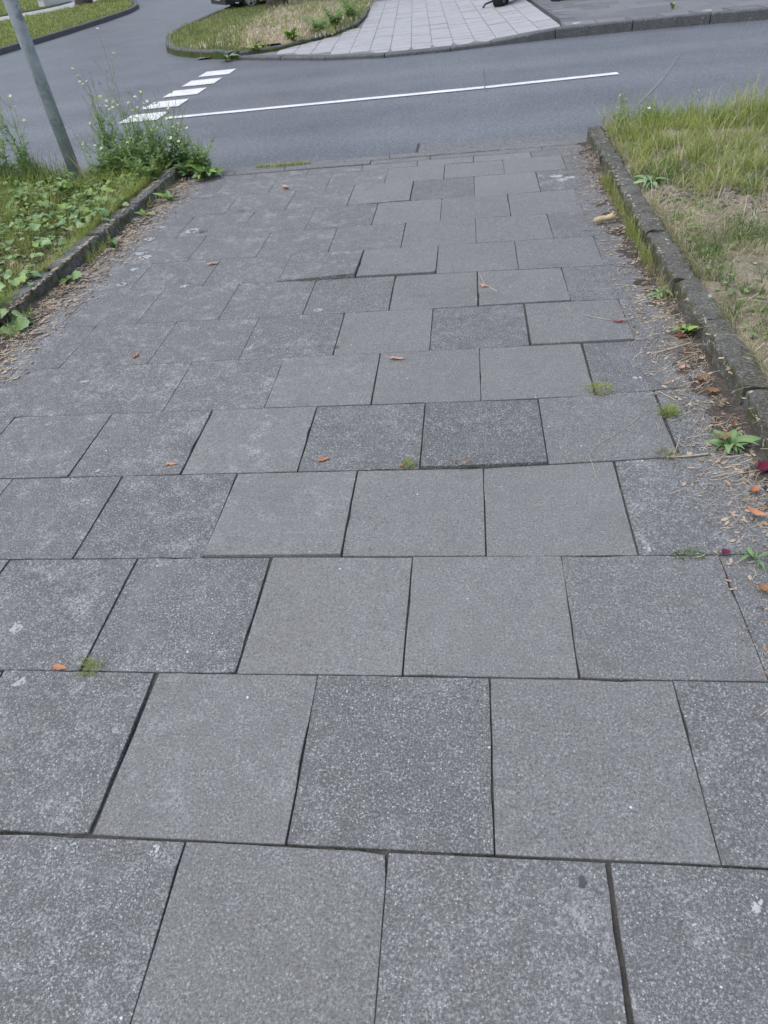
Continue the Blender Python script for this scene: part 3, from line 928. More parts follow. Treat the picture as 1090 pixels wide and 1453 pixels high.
# left verge grass
def d_left(x, y):
    return np.clip(0.55 + 1.0 * fbm(x, y, 1.6, 61), 0.1, 1)
X, Y, cid = clumps(1900, 11, -5.6, -2.60, 2.4, 6.45, 0.04, d_left)
X = clampm(X, -7, -2.66)
hh = npr.uniform(0.05, 0.20, len(X)) * cid * np.clip(0.5 + (Y - 3) * 0.2, 0.5, 1.1)
blades('grass', X, Y, zed(zl, X, np.minimum(Y, 6.4)) - 0.008, hh, npr.uniform(.003, .006, len(X)), npr.uniform(.3, 1.0, len(X)), M['grass_lush'],
       label='bright green grass of the left verge', cat='grass')
X, Y, cid = clumps(380, 8, -5, -2.57, 2.0, 5.4, 0.04, lambda x, y: 1.0 if fbm(x, y, 1.4, 66) > 0.05 else 0.15)
X = clampm(X, -7, -2.66)
blades('dry_grass', X, Y, zed(zl, X, Y) - 0.006, npr.uniform(.03, .10, len(X)), npr.uniform(.0025, .005, len(X)), npr.uniform(.6, 1.3, len(X)), M['grass_dry'],
       label='dry yellow grass patches of the left verge near the kerb', cat='grass')
# tall tussock left of the pole and around the corner
for (cx, cy, n_, h_, lab) in ((-4.0, 6.15, 420, .34, 'tall grass tussock left of the grey pole'), (-4.75, 6.2, 500, .36, 'tall grass tussock at the left picture edge')):
    X = npr.normal(cx, .16, n_); Y = npr.normal(cy, .10, n_)
    blades('grass_tussock', X, Y, zed(zl, X, Y) - .01, npr.uniform(.3, 1, n_) * h_, npr.uniform(.004, .008, n_), npr.uniform(.2, .8, n_), M['grass_dark'], label=lab, cat='grass')
    bpy.data.objects[-1] if False else None

# grass growing out of the gutter along the right kerb
X = npr.normal(1.235, .018, 520); Y = np.concatenate([npr.uniform(3.75, 5.15, 360), npr.uniform(3.35, 4.0, 160)])
hh = npr.uniform(.05, .15, 520)
blades('kerb_grass', X, Y, np.full(520, 0.004), hh, npr.uniform(.003, .006, 520), npr.uniform(.2, .7, 520), M['grass_lush'], az=npr.normal(np.pi, 1.0, 520),
       label='bright green grass fringe sprouting from the gutter at the right kerb', cat='grass')
X = npr.normal(1.24, .02, 160); Y = npr.uniform(2.9, 3.4, 160)
blades('kerb_grass', X, Y, np.full(160, 0.004), npr.uniform(.04, .11, 160), npr.uniform(.002, .004, 160), npr.uniform(.3, .9, 160), M['grass_dry'],
       label='half dry grass fringe at the broken stretch of right kerb', cat='grass')
X = npr.normal(-2.49, .015, 260); Y = np.concatenate([npr.uniform(2.85, 3.15, 90), npr.uniform(4.0, 4.45, 90), npr.uniform(5.2, 5.9, 80)])
blades('kerb_grass', X, Y, np.full(260, 0.004), npr.uniform(.04, .11, 260), npr.uniform(.003, .006, 260), npr.uniform(.2, .8, 260), M['grass_lush'],
       label='green grass wisps sprouting at the foot of the left kerb', cat='grass')

# ------------------------------------------------------------------ tufts in the joints
def tuft(name, x, y, n, r, h, mat, label, ex=1.0, group=None):
    ang = npr.uniform(0, 6.28, n)
    rr = npr.uniform(0, 1, n) ** 0.6 * r
    X, Y = np.cos(ang) * rr * ex, np.sin(ang) * rr
    nseg = 3
    o = blades(name, X, Y, np.full(n, -0.004), npr.uniform(.5, 1.1, n) * h, npr.uniform(.0018, .0034, n), npr.uniform(.6, 1.3, n), mat, az=ang + npr.normal(0, .5, n), label=label, cat='weed', kind=None)
    o.location = (x, y, 0)
    if group: o['group'] = group
    return o
GT = 'tufts growing in the joints'
tuft('grass_tuft', .77, 2.06, 190, .046, .034, M['grass_lush'], 'flat green tuft in the joint just behind the rightmost dark slab joint', 1.2, GT)
tuft('grass_tuft', 1.02, 1.85, 150, .030, .048, M['grass_lush'], 'spiky bright green tuft in the vertical joint near the right kerb', 1, GT)
tuft('grass_tuft', .945, 1.55, 60, .026, .040, M['grass_dry'], 'thin half dry tuft below the spiky green tuft, near right edge', 1.2, GT)
tuft('grass_tuft', -.96, .505, 70, .020, .042, M['grass_lush'], 'light green tuft beside the orange leaf at left foreground', 1.3, GT)
tuft('moss_tuft', -.31, 1.515, 50, .02, .012, M['moss'], 'tiny moss tuft beside the middle orange leaf', 2.0, GT)
tuft('moss_tuft', -.045, 1.53, 110, .022, .026, M['grass_lush'], 'small green cushion at a joint corner in the middle of the path', 1.1, GT)
tuft('moss_tuft', .18, 1.51, 90, .02, .014, M['moss'], 'moss strip around the yellowed leaf in the middle joint', 2.4, GT)
tuft('moss_tuft', .91, .998, 240, .018, .016, M['grass_dark'], 'green to brown moss strip in the joint at lower right', 2.9, GT)
tuft('moss_tuft', -2.0, 2.005, 60, .02, .012, M['moss'], 'yellow green moss strip in a joint at the left picture edge', 3.0, GT)
tuft('moss_tuft', -1.61, 5.04, 60, .035, .02, M['moss'], 'yellowish moss spot on the far slabs left of centre', 1.6, GT)
tuft('moss_tuft', -1.81, 4.58, 40, .03, .03, M['moss'], 'little green tuft beside the ring shaped lichen', 1, GT)
tuft('moss_tuft', -.49, 2.58, 50, .008, .014, M['moss'], 'moss clinging in a short vertical joint, path centre', 1, GT)
tuft('moss_tuft', .60, 1.52, 40, .018, .010, M['moss'], 'moss at the foot of the bent dry stalk', 1.8, GT)
for k in range(1):
    n_ = 420
    X = npr.uniform(-1.80, -1.28, n_); Y = npr.normal(6.36, .022, n_)
    blades('moss_strip', X, Y, np.full(n_, -.006), npr.uniform(.015, .055, n_), npr.uniform(.004, .008, n_), npr.uniform(.4, 1.2, n_), M['grass_lush'], label='green moss strip along the road edge at the far end of the path', cat='moss')
n_ = 150
X = npr.uniform(-.86, -.55, n_); Y = npr.normal(3.503, .006, n_)
blades('moss_strip', X, Y, np.full(n_, -.004), npr.uniform(.006, .014, n_), npr.uniform(.003, .005, n_), npr.uniform(.4, 1.2, n_), M['moss'], label='moss in the joint below the raised slab corner', cat='moss')
n_ = 150
X = npr.uniform(.22, .5, n_); Y = npr.normal(1.503, .005, n_)
blades('moss_strip', X, Y, np.full(n_, -.006), npr.uniform(.004, .009, n_), npr.uniform(.003, .005, n_), npr.uniform(.4, 1.2, n_), M['moss'], label='dark moss in the open joint right of path centre', cat='moss')

# fine moss growing along stretches of the open joints
JX, JY = [], []
for row in range(-1, 12):
    par = 0.5 if row % 2 == 0 else 0.0
    for i in range(900):
        x = rnd.uniform(-2.2, 1.15)
        if fbm(x * 1.0, row * 3.3, 2.2, 5) > .16:
            JX.append(x); JY.append(row * S + dy_row(x / S, row) + rnd.gauss(0, .0012))
    for g in range(-4, 3):
        gx = (g + par)
        for i in range(60):
            y = row * S + rnd.random() * S
            if fbm(gx * 3.1, y, 2.6, 8) > .2:
                JX.append(gx * S + rnd.gauss(0, .0012)); JY.append(y)
JX, JY = np.array(JX), np.array(JY)
blades('joint_moss', JX, JY, np.full(len(JX), -.006), npr.uniform(.004, .0095, len(JX)), npr.uniform(.0016, .003, len(JX)), npr.uniform(.3, 1.1, len(JX)), M['joint_moss'], label='short moss growing along stretches of the slab joints', cat='moss')

# ------------------------------------------------------------------ leaves
def leaf_mesh(name, L, W, curl, fold, seed, tip=1.4, nl=8):
    r_ = random.Random(seed)
    V, F = [], []
    for i in range(nl + 1):
        t = i / nl
        wv = W * (math.sin(math.pi * min(1, t ** 0.85)) ** 0.8) * (1 - 0.25 * t) + 0.0006
        x = L * (t - 0.5)
        z = curl * L * (4 * (t - 0.5) ** 2) + r_.uniform(-.02, .02) * L
        for s in (-1, -.5, 0, .5, 1):
            V.append((x + r_.uniform(-.03, .03) * L, s * wv / 2 * (1 + r_.uniform(-.16, .16)), z + fold * abs(s) * wv * r_.uniform(.5, 1.5) + r_.uniform(-.02, .02) * L))
        if i:
            a, b = (i - 1) * 5, i * 5
            F += [(a + q, a + q + 1, b + q + 1, b + q) for q in range(4)]
    zmin = min(v[2] for v in V)
    V = [(a, b, c - zmin) for a, b, c in V]
    return mesh(name, V, F)
def fallen(x, y, L, W, rz, mat, label, curl=.12, fold=.25, z=0.004, seed=1, tilt=0.0):
    o = link_mesh('fallen_leaf', leaf_mesh('fallen_leaf', L, W, curl, fold, seed), M[mat], None, (x, y, z), (tilt, 0, rz), True)
    return tag(o, label, 'leaf', 'fallen leaves')
fallen(-1.07, .51, .055, .024, -.15, 'leaf_orange', 'orange leaf lying at left foreground beside a light green tuft', .06, .2, seed=2)
fallen(-1.06, 1.57, .055, .016, .05, 'leaf_orange', 'small orange leaf left of centre on the edge of a pale slab', .05, .2, seed=3)
fallen(-.40, 1.575, .055, .026, .45, 'leaf_orange', 'orange leaf on the dark speckled slab just left of path centre', .06, .25, seed=4)
fallen(.17, 1.522, .06, .032, .15, 'leaf_brown', 'yellow brown leaf half buried in moss at the middle joint', .2, .3, seed=5)
fallen(-.075, 1.523, .026, .020, .6, 'leaf_orange', 'tiny round orange leaf by the green cushion at path centre', .15, .3, seed=6)
fallen(-.16, 2.42, .085, .024, -.1, 'leaf_pink', 'pale pink brown leaf near the middle of the path', .1, .3, seed=7)
fallen(-1.60, 2.58, .055, .030, 1.4, 'leaf_orange', 'orange leaf with dark stalk on the lichen covered slabs at left', .1, .25, seed=8)
fallen(-1.53, 3.88, .085, .03, .2, 'leaf_pink', 'pinkish leaf on the far left slabs', .1, .3, seed=9)
fallen(-1.36, 5.57, .10, .05, -.8, 'leaf_pink', 'curled pink leaf near the far end of the path', .25, .4, seed=10)
fallen(.96, 2.70, .085, .022, -.2, 'leaf_red', 'dull red leaf on the slab edge beside the straw', .12, .35, .012, seed=11)
fallen(1.165, 1.175, .085, .028, -.55, 'leaf_orange', 'long curled orange leaf at the right picture edge', .28, .35, .018, 12)
fallen(1.20, 1.31, .05, .035, .9, 'leaf_orange', 'small orange leaf behind the long curled one at the right edge', .2, .3, .018, 13)
fallen(1.24, 1.23, .06, .04, .2, 'leaf_brown', 'tan leaf right of the long curled orange leaf', .2, .3, .018, 14)
fallen(1.10, .835, .07, .03, -.1, 'leaf_brown', 'brown leaf on straw near the lower right edge', .2, .3, .014, 15)
fallen(1.165, 1.60, .06, .05, .5, 'leaf_brown', 'crumpled brown leaf lying on the broad leaved rosette', .3, .5, .04, 16)
fallen(1.225, 1.69, .075, .025, 1.3, 'leaf_brown', 'upright brown leaf behind the broad leaved rosette', .3, .4, .04, 17, .5)
fallen(1.205, 2.08, .055, .034, .4, 'leaf_brown', 'crumpled brown leaf in the straw, upper of two by the kerb', .3, .5, .016, 18)
fallen(1.225, 1.98, .055, .034, -.3, 'leaf_brown', 'crumpled brown leaf in the straw, lower of two by the kerb', .25, .5, .016, 19)
fallen(1.215, 2.49, .055, .05, .1, 'leaf_red', 'dark red leaf beneath the small green rosette at the kerb', .2, .4, .016, 20)
fallen(1.275, 1.43, .08, .075, .4, 'leaf_crimson', 'crimson leaf at the right picture edge by the kerb foot', .15, .3, .02, 21)
fallen(1.02, 1.0, .03, .03, .4, 'leaf_crimson', 'tiny crimson leaf in weeds at lower right', .15, .3, .012, 22)
fallen(1.56, 2.35, .05, .03, .9, 'leaf_orange', 'orange leaf standing in dry grass behind the right kerb', .2, .3, zr(1.56, 2.35) + .03, 23, .6)
fallen(1.95, 4.95, .09, .05, .2, 'leaf_brown', 'rust brown leaf on bare soil of the right verge', .2, .3, zr(1.95, 4.95) + .01, 24)
fallen(1.15, 2.20, .045, .024, .8, 'leaf_pink', 'pale curled leaf in straw beside the right kerb', .3, .4, .012, 25)
fallen(.285, 3.25, .06, .022, -.5, 'leaf_pink', 'pale shrivelled leaf with thin stalks in the far middle of the path', .3, .4, .004, 26)
for k in range(9):
    fallen(rnd.uniform(1.12, 1.24), [5.9, 5.7, 5.45, 5.2, 5.0, 4.85, 4.5, 4.3, 4.0][k], rnd.uniform(.035, .06), rnd.uniform(.018, .03), rnd.uniform(0, 3), 'leaf_pink' if k % 2 else 'leaf_brown',
           'small dry leaf in the litter along the far right kerb, %s from the road' % ['first', 'second', 'third', 'fourth', 'fifth', 'sixth', 'seventh', 'eighth', 'ninth'][k], .25, .4, .014, 40 + k)
for k in range(10):
    fallen(rnd.uniform(-2.50, -2.30), 2.55 + k * .34, rnd.uniform(.035, .06), rnd.uniform(.015, .028), rnd.uniform(0, 3), ['leaf_pink', 'leaf_brown', 'leaf_pink', 'leaf_brown'][k % 4],
           'small dry leaf in the litter along the left kerb, %s from the camera' % ['first', 'second', 'third', 'fourth', 'fifth', 'sixth', 'seventh', 'eighth', 'ninth', 'tenth'][k], .25, .4, .014, 60 + k)

# dry stalks that lie singly on the slabs
def stalk(pts, r, label, base):
    P = [(x - base[0], y - base[1], z) for x, y, z in pts]
    o = obj('dry_stalk', *tube(P, r, 5), M['stem_dry'], None, (base[0], base[1], 0))
    return tag(o, label, 'stalk', 'dry stalks lying on the slabs')
stalk([(.67, 1.42, .004), (.668, 1.50, .006), (.66, 1.56, .012), (.70, 1.63, .006), (.78, 1.70, .004), (.87, 1.79, .004), (.90, 1.83, .008)], .0010, 'long bent dry stalk crossing a slab at right', (.67, 1.42))
stalk([(.97, 1.53, .006), (1.0, 1.60, .02), (1.03, 1.68, .012)], .0016, 'short dry stalk at the thin half dry tuft', (.97, 1.53))
stalk([(.95, 1.54, .005), (1.02, 1.535, .010), (1.10, 1.545, .012)], .003, 'pale thick dry stem at the right slab joint', (.95, 1.54))
stalk([(1.02, 2.02, .005), (1.07, 1.94, .008)], .002, 'short dry stick by the spiky green tuft', (1.02, 2.02))
stalk([(.27, 3.42, .006), (.29, 3.28, .008), (.36, 3.18, .005)], .002, 'thin dry stalk with a shrivelled leaf, far middle of path', (.27, 3.42))
stalk([(.80, 2.80, .012), (.90, 2.73, .014), (1.02, 2.72, .016)], .0018, 'thin dry stalk above the dull red leaf', (.80, 2.80))
stalk([(.70, 2.98, .005), (.74, 2.86, .006)], .0014, 'fine straw on the slab left of the straw heap', (.70, 2.98))
stalk([(1.05, 2.36, .006), (1.16, 2.40, .014), (1.24, 2.43, .02)], .003, 'long pale straw stem by the kerb above brown leaves', (1.05, 2.36))

# tan piece of rotten wood by the right kerb
def wood_piece():
    V, F = [], []
    prof = [(-.075, .010, .012), (-.06, .030, .026), (-.035, .040, .026), (-.012, .040, .024), (.012, .038, .026), (.035, .046, .026), (.055, .058, .020), (.07, .046, .016), (.085, .030, .010)]
    path = [(x, 0.006 * math.sin(i * 2.1), z) for i, (x, z, r) in enumerate(prof)]
    body = tube(path, [r * (1 + .12 * math.sin(i * 3)) for i, (_, _, r) in enumerate(prof)], 9)
    legs = [tube([(x, .004, .03), (x + dx * .5, 0, .014), (x + dx, -.004, -.002)], [.013, .011, .008], 7) for x, dx in ((-.055, -.012), (.0, .004), (.06, .016))]
    knob = tube([(.05, 0, .06), (.058, 0, .078), (.064, 0, .088)], [.012, .009, .004], 7)
    return body, legs, knob
wd_ = empty('wood_fragment', (1.10, 4.19, 0.006), .1)
wd_.scale = (.85, .8, .8)
tag(wd_, 'pale tan knobbly piece of dead wood lying by the right kerb', 'wood')
bd, lg, kn = wood_piece()
def rough_up(vf, a, s):
    v, f = vf
    return [tuple(Vector(p) + noise.noise_vector(Vector(p) * s) * a) for p in v], f
obj('trunk', *rough_up(bd, .016, 34), M['bark_chip'], wd_, smooth=True)
for l in lg: obj('root_stub', *rough_up(l, .004, 40), M['bark_chip'], wd_, smooth=True)
obj('knob', *rough_up(kn, .003, 40), M['bark_chip'], wd_, smooth=True)

# ------------------------------------------------------------------ broad leaved weeds (each leaf its own part)
def broad_leaf_mesh(L, W, seed, lob=0.0, droop=.25, nl=7):
    r_ = random.Random(seed)
    V, F = [], []
    for i in range(nl + 1):
        t = i / nl
        wv = W * (math.sin(math.pi * (0.06 + 0.92 * t ** 0.8)) ** 0.75) * (1 + lob * math.sin(t * 26))
        x = L * t
        z = L * (0.55 * t - (0.55 + droop) * t * t) + r_.uniform(-.015, .015) * L
        for s in (-1, -.55, 0, .55, 1):
            V.append((x, s * wv / 2, z + abs(s) * wv * .18 + r_.uniform(-.01, .01) * L))
        if i:
            a, b = (i - 1) * 5, i * 5
            F += [(a + q, a + q + 1, b + q + 1, b + q) for q in range(4)]
    return mesh('leaf', V, F)
def round_leaf_mesh(seed):
    r_ = random.Random(seed)
    V, F = [(0, 0, 0)], []
    n = 22
    for ring in (.5, 1.0):
        for i in range(n):
            a = -math.pi + 2 * math.pi * (i + .5) / n
            rr = ring * .55 * (1 + (.07 if i % 2 else -.05) * ring) * (1 + .12 * math.cos(a)) * (1 - .45 * math.exp(-((abs(a) - math.pi) / .35) ** 2))
            x, y = .5 + rr * math.cos(a), rr * .95 * math.sin(a)
            V.append((x, y, .22 * abs(y) + .12 * math.sin(3.2 * x) - .18 * x * x + r_.uniform(-.02, .02)))
    V[0] = (.45, 0, .05)
    F += [(0, 1 + i, 1 + (i + 1) % n) for i in range(n)]
    F += [(1 + i, 1 + n + i, 1 + n + (i + 1) % n, 1 + (i + 1) % n) for i in range(n)]
    return mesh('leaf', V, F)
BL = [broad_leaf_mesh(1, .42, k, .06) for k in range(4)]
HL = [round_leaf_mesh(20 + k) for k in range(4)]
NL = [broad_leaf_mesh(1, .24, 40 + k, .12, .3) for k in range(4)]
for q in BL + HL + NL:
    q.polygons.foreach_set('use_smooth', [True] * len(q.polygons))
mat_mesh = {}
def leafobj(src, mat, parent, loc, rz, s, pitch=0.0, roll=0.0):
    key = (src.name, mat)
    if key not in mat_mesh:
        c = src.copy()
        c.materials.clear()
        c.materials.append(M[mat])
        mat_mesh[key] = c
    o = bpy.data.objects.new('leaf', mat_mesh[key])
    C.objects.link(o)
    o.parent = parent
    o.location = loc
    o.rotation_euler = (roll, -pitch, rz)
    o.scale = (s, s, s)
    return o
def rosette(name, x, y, z, n, L, mats, label, src=BL, pitch=(0.0, .6), group='broad leaved weeds', a0=None):
    e = empty(name, (x, y, z))
    tag(e, label, 'weed', group)
    for k in range(n):
        a = 2 * math.pi * k / n + rnd.uniform(-.8, .8)
        leafobj(rnd.choice(src), rnd.choice(mats), e, (0.006 * math.cos(a), 0.006 * math.sin(a), rnd.uniform(0, .006)), a, L * rnd.choice([.45, .6, .8, .95, 1.15]) * rnd.uniform(.9, 1.1), rnd.uniform(*pitch), rnd.uniform(-.8, .8))
    return e
rosette('rosette_weed', 1.20, 1.60, .006, 30, .080, ['dock_leaf', 'dock_leaf', 'cover_leaf', 'dock_leaf'], 'broad leaved green rosette at the right kerb foot, largest of the path', BL + NL, (-.1, .8))
rosette('rosette_weed', 1.245, 2.545, .006, 13, .075, ['bright_leaf', 'dock_leaf'], 'small bright green rosette above the dark red leaf at right kerb', pitch=(.3, 1.0))
rosette('rosette_weed', 1.225, 3.02, .006, 14, .075, ['dock_leaf', 'cover_leaf'], 'dull green rosette at the foot of the broken kerb stone', BL + NL, (0, .8))
rosette('rosette_weed', 1.48, 4.70, zr(1.48, 4.7), 26, .11, ['dock_leaf', 'cover_leaf'], 'low dark rosette on the verge right behind the far kerb', NL, (.1, .6))
rosette('rosette_weed', 1.10, .97, .008, 8, .05, ['dock_leaf', 'cover_leaf'], 'tiny rosette beside the tiny crimson leaf, lower right', NL, (.1, .7))
rosette('rosette_weed', 1.36, 3.9, .05, 8, .085, ['bright_leaf'], 'yellow green leaves leaning over the right kerb', BL, (.7, 1.3))
rosette('rosette_weed', -2.50, 3.75, .006, 5, .085, ['cover_leaf', 'bright_leaf'], 'two leaf sprig at the left kerb joint', HL, (.2, .6))
rosette('rosette_weed', -2.44, 5.05, .006, 6, .10, ['bright_leaf', 'cover_leaf'], 'green leafy weed at the foot of the left kerb, farther one', BL, (.3, .9))
rosette('rosette_weed', -2.52, 3.0, .008, 7, .10, ['cover_leaf', 'dock_leaf'], 'rounded leaves at the left kerb foot by the picture edge', HL, (.1, .5))
rosette('rosette_weed', -2.44, 4.35, .006, 7, .10, ['dock_leaf', 'cover_leaf'], 'low weed at the left kerb foot between two sprigs', BL, (.3, .9))
rosette('rosette_weed', -2.36, 5.45, .006, 9, .12, ['bright_leaf', 'dock_leaf'], 'weed in the litter at the far end of the left kerb', NL, (.3, 1.0))
rosette('rosette_weed', -2.22, 6.12, .004, 26, .15, ['bright_leaf', 'dock_leaf'], 'bright green rosette at the far left corner of the path', BL, (.3, 1.0))
rosette('rosette_weed', -2.42, 6.20, .02, 26, .17, ['bright_leaf', 'cover_leaf', 'dock_leaf'], 'large leafy rosette at the far end of the left kerb', BL + NL, (.4, 1.1))

# creeping ground cover on the left verge
GC = 'creeping leafy plants on the left verge'
spots = [(-3.05, 4.45), (-3.25, 4.75), (-2.95, 4.95), (-3.45, 5.05), (-3.15, 5.25), (-2.85, 5.45), (-3.6, 5.4), (-3.35, 5.6), (-3.0, 5.75), (-3.8, 5.75), (-2.75, 4.7), (-3.5, 4.3),
         (-3.2, 3.95), (-3.7, 4.7), (-3.95, 5.2), (-4.2, 5.55), (-3.05, 3.6), (-3.4, 3.6), (-2.78, 5.1), (-2.8, 5.85), (-3.55, 5.95), (-4.05, 6.0), (-4.4, 5.9), (-2.75, 3.5), (-2.95, 3.15), (-2.85, 4.2), (-4.3, 5.2), (-3.85, 4.35), (-2.72, 3.05)]
ORD = ['nearest the camera', 'second from the camera', 'third from the camera', 'fourth from the camera', 'fifth from the camera', 'sixth from the camera', 'seventh from the camera', 'eighth from the camera', 'ninth from the camera', 'tenth from the camera', 'eleventh from the camera', 'twelfth from the camera']
def strip_of(x): return 0 if x > -2.9 else 1 if x > -3.22 else 2 if x > -3.66 else 3
STRIP = ['right beside the left kerb', 'one step in from the left kerb', 'in the middle of the left verge', 'on the far side of the left verge']
spots.sort(key=lambda q: (strip_of(q[0]), q[1]))
seen = [0, 0, 0, 0]
for k, (x, y) in enumerate(spots):
    st_ = strip_of(x)
    lab_ = 'round leaved creeping plant %s, %s' % (STRIP[st_], ORD[seen[st_]])
    seen[st_] += 1
    e = empty('creeping_plant', (x, y, zl(x, y)), rnd.uniform(0, 6.28))
    tag(e, lab_, 'plant', GC)
    for q in range(19):
        a, r_ = rnd.uniform(0, 6.28), .20 * rnd.random() ** .6
        leafobj(rnd.choice(HL), rnd.choice(['cover_leaf', 'cover_leaf', 'dock_leaf', 'bright_leaf']), e, (r_ * math.cos(a), r_ * math.sin(a), (.13 - .45 * r_) * rnd.uniform(.55, 1.1)), rnd.uniform(0, 6.28), rnd.uniform(.035, .08), rnd.uniform(-.35, .35), rnd.uniform(-.35, .35))
    st = [tube([(0, 0, 0), (.05 * math.cos(t), .05 * math.sin(t), .04), (.13 * math.cos(t), .13 * math.sin(t), .05)], .0018, 4) for t in (0, 1.2, 2.5, 3.8, 5.1)]
    obj('runner', *join(st), M['stem'], e)

# ------------------------------------------------------------------ tall flowering weeds
def flower_mesh(s, petals=4):
    V, F = [], []
    for k in range(petals):
        a = 2 * math.pi * k / petals
        b = len(V)
        for u, v, z in ((0, 0, 0), (.55, -.42, .15), (1, -.3, .35), (1.05, .3, .35), (.55, .42, .15)):
            V.append(((u * math.cos(a) - v * math.sin(a)) * s, (u * math.sin(a) + v * math.cos(a)) * s, z * s))
        F.append((b, b + 1, b + 2, b + 3, b + 4))
    c = len(V)
    for k in range(6):
        a = k * math.pi / 3
        V.append((.2 * s * math.cos(a), .2 * s * math.sin(a), .2 * s))
    F.append(tuple(range(c, c + 6)))
    return mesh('flower', V, F)
FM = {'petal_yellow': flower_mesh(.015), 'petal_white': flower_mesh(.014)}
for k_, f_ in FM.items(): f_.materials.append(M[k_])
def flower_plant(name, x, y, z, h, stems, spread, label, group, leafn=60, flowers=('petal_yellow', 'petal_yellow', 'petal_white'), nf=5, lean=(0, 0), leaf_l=.05, cat='wild flower', low=.62, mat='weed_leaf'):
    e = empty(name, (x, y, z))
    tag(e, label, cat, group)
    ST, LV, LF, tips = [], [], [], []
    for s in range(stems):
        a = rnd.uniform(0, 6.28)
        hh = h * rnd.uniform(.6, 1.0)
        rr = spread * rnd.uniform(.2, 1)
        bx, by = .04 * math.cos(a), .04 * math.sin(a)
        P = []
        for i in range(6):
            t = i / 5
            P.append(Vector((bx + (rr * math.cos(a) + lean[0]) * t ** 1.6 + rnd.uniform(-.008, .008), by + (rr * math.sin(a) + lean[1]) * t ** 1.6 + rnd.uniform(-.008, .008), hh * t)))
        ST.append(tube(P, [.0028 - .0019 * i / 5 for i in range(6)], 4))
        tips.append(P[-1])
        def at(t):
            k = min(4, int(t * 5))
            return P[k].lerp(P[k + 1], t * 5 - k)
        for b in range(rnd.randint(2, 4)):
            t = rnd.uniform(.45, .9)
            p0 = at(t)
            ba = rnd.uniform(0, 6.28)
            bl = h * rnd.uniform(.10, .22)
            p2 = p0 + Vector((math.cos(ba) * bl * .6, math.sin(ba) * bl * .6, bl))
            p1 = p0.lerp(p2, .5) + Vector((math.cos(ba), math.sin(ba), -.3)) * bl * .1
            ST.append(tube([p0, p1, p2], [.0015, .0012, .0008], 4))
            tips.append(p2)
        for q in range(leafn // stems):
            t = rnd.random() ** 1.3 * low + .03
            p0 = at(t)
            la = rnd.uniform(0, 6.28)
            L = leaf_l * rnd.uniform(.5, 1.3) * (1.35 - t)
            W = L * rnd.uniform(.09, .17)
            dv = Vector((math.cos(la), math.sin(la), rnd.uniform(.1, 1.1))).normalized()
            sv = Vector((-math.sin(la), math.cos(la), rnd.uniform(-.3, .3)))
            dr = Vector((0, 0, -.25 * L))
            b0 = len(LV)
            LV += [p0, p0 + dv * L * .35 - sv * W, p0 + dv * L * .35 + sv * W, p0 + dv * L * .75 - sv * W * .7 + dr * .5, p0 + dv * L * .75 + sv * W * .7 + dr * .5, p0 + dv * L + dr]
            LF += [(b0, b0 + 1, b0 + 2), (b0 + 1, b0 + 3, b0 + 4, b0 + 2), (b0 + 3, b0 + 5, b0 + 4)]
    obj('stem', *join(ST), M['stem'], e)
    lo = obj('foliage', [tuple(v) for v in LV], LF, M[mat], e)
    lo['kind'] = 'stuff'
    rnd.shuffle(tips)
    for p in tips[:nf]:
        o = bpy.data.objects.new('flower', FM[rnd.choice(flowers)])
        C.objects.link(o)
        o.parent = e
        o.location = p
        o.rotation_euler = (rnd.uniform(-.6, .9), rnd.uniform(-.6, .6), rnd.uniform(0, 6))
    return e
FG = 'tall yellow flowered weeds by the pole'
fl = [(-3.18, 6.33, .80, 5, .20, 'tallest yellow flowered weed right of the grey pole', 190, 9, (-.02, 0)),
      (-2.98, 6.38, .62, 5, .20, 'bushy yellow flowered weed second right of the grey pole', 210, 6, (0, 0)),
      (-2.78, 6.35, .55, 6, .22, 'dense flowering weed behind the end of the left kerb', 230, 6, (.02, 0)),
      (-2.60, 6.28, .62, 5, .20, 'flowering weed overhanging the far end of the left kerb', 190, 7, (.08, 0)),
      (-2.44, 6.33, .45, 5, .20, 'rightmost flowering weed at the road corner of the path', 170, 5, (.10, 0)),
      (-3.06, 6.12, .45, 5, .18, 'leafy flowering weed in front of the bushy ones by the pole', 190, 4, (0, 0)),
      (-2.84, 6.08, .36, 6, .18, 'low leafy weed beside the far left kerb stone', 200, 2, (0, 0)),
      (-2.70, 5.88, .28, 6, .16, 'low feathery weed leaning on the left kerb', 170, 1, (.03, 0)),
      (-3.30, 6.18, .50, 4, .20, 'thin flowering weed closest to the right side of the pole', 90, 5, (0, 0)),
      (-3.08, 6.46, 1.00, 2, .10, 'lone tall bare stem with pale flower heads above the weeds', 16, 4, (-.05, 0)),
      (-2.30, 6.22, .34, 5, .18, 'low bushy weed over the road edge at the left path corner', 170, 3, (.05, 0)),
      (-2.92, 6.22, .40, 6, .22, 'dense low weed in the middle of the flowering clump', 220, 3, (0, 0)),
      (-4.05, 6.30, .76, 4, .20, 'flowering weed just left of the grey pole', 150, 6, (-.04, 0)),
      (-4.30, 6.28, .9, 5, .22, 'tall flowering weed near the left picture edge', 170, 7, (-.03, 0)),
      (-4.55, 6.25, .85, 5, .22, 'flowering weed cut by the left picture edge', 160, 6, (0, 0))]
for x, y, h, st, sp, lab, ln, nf, le in fl:
    flower_plant('flowering_weed', x, y, zl(x, min(y, 6.4)), h * 1.12, st * 2 if st > 2 else st, sp * 1.35, lab, FG, int(ln * 2.6), nf=int(nf * 1.8), lean=le, leaf_l=.085, low=.75)
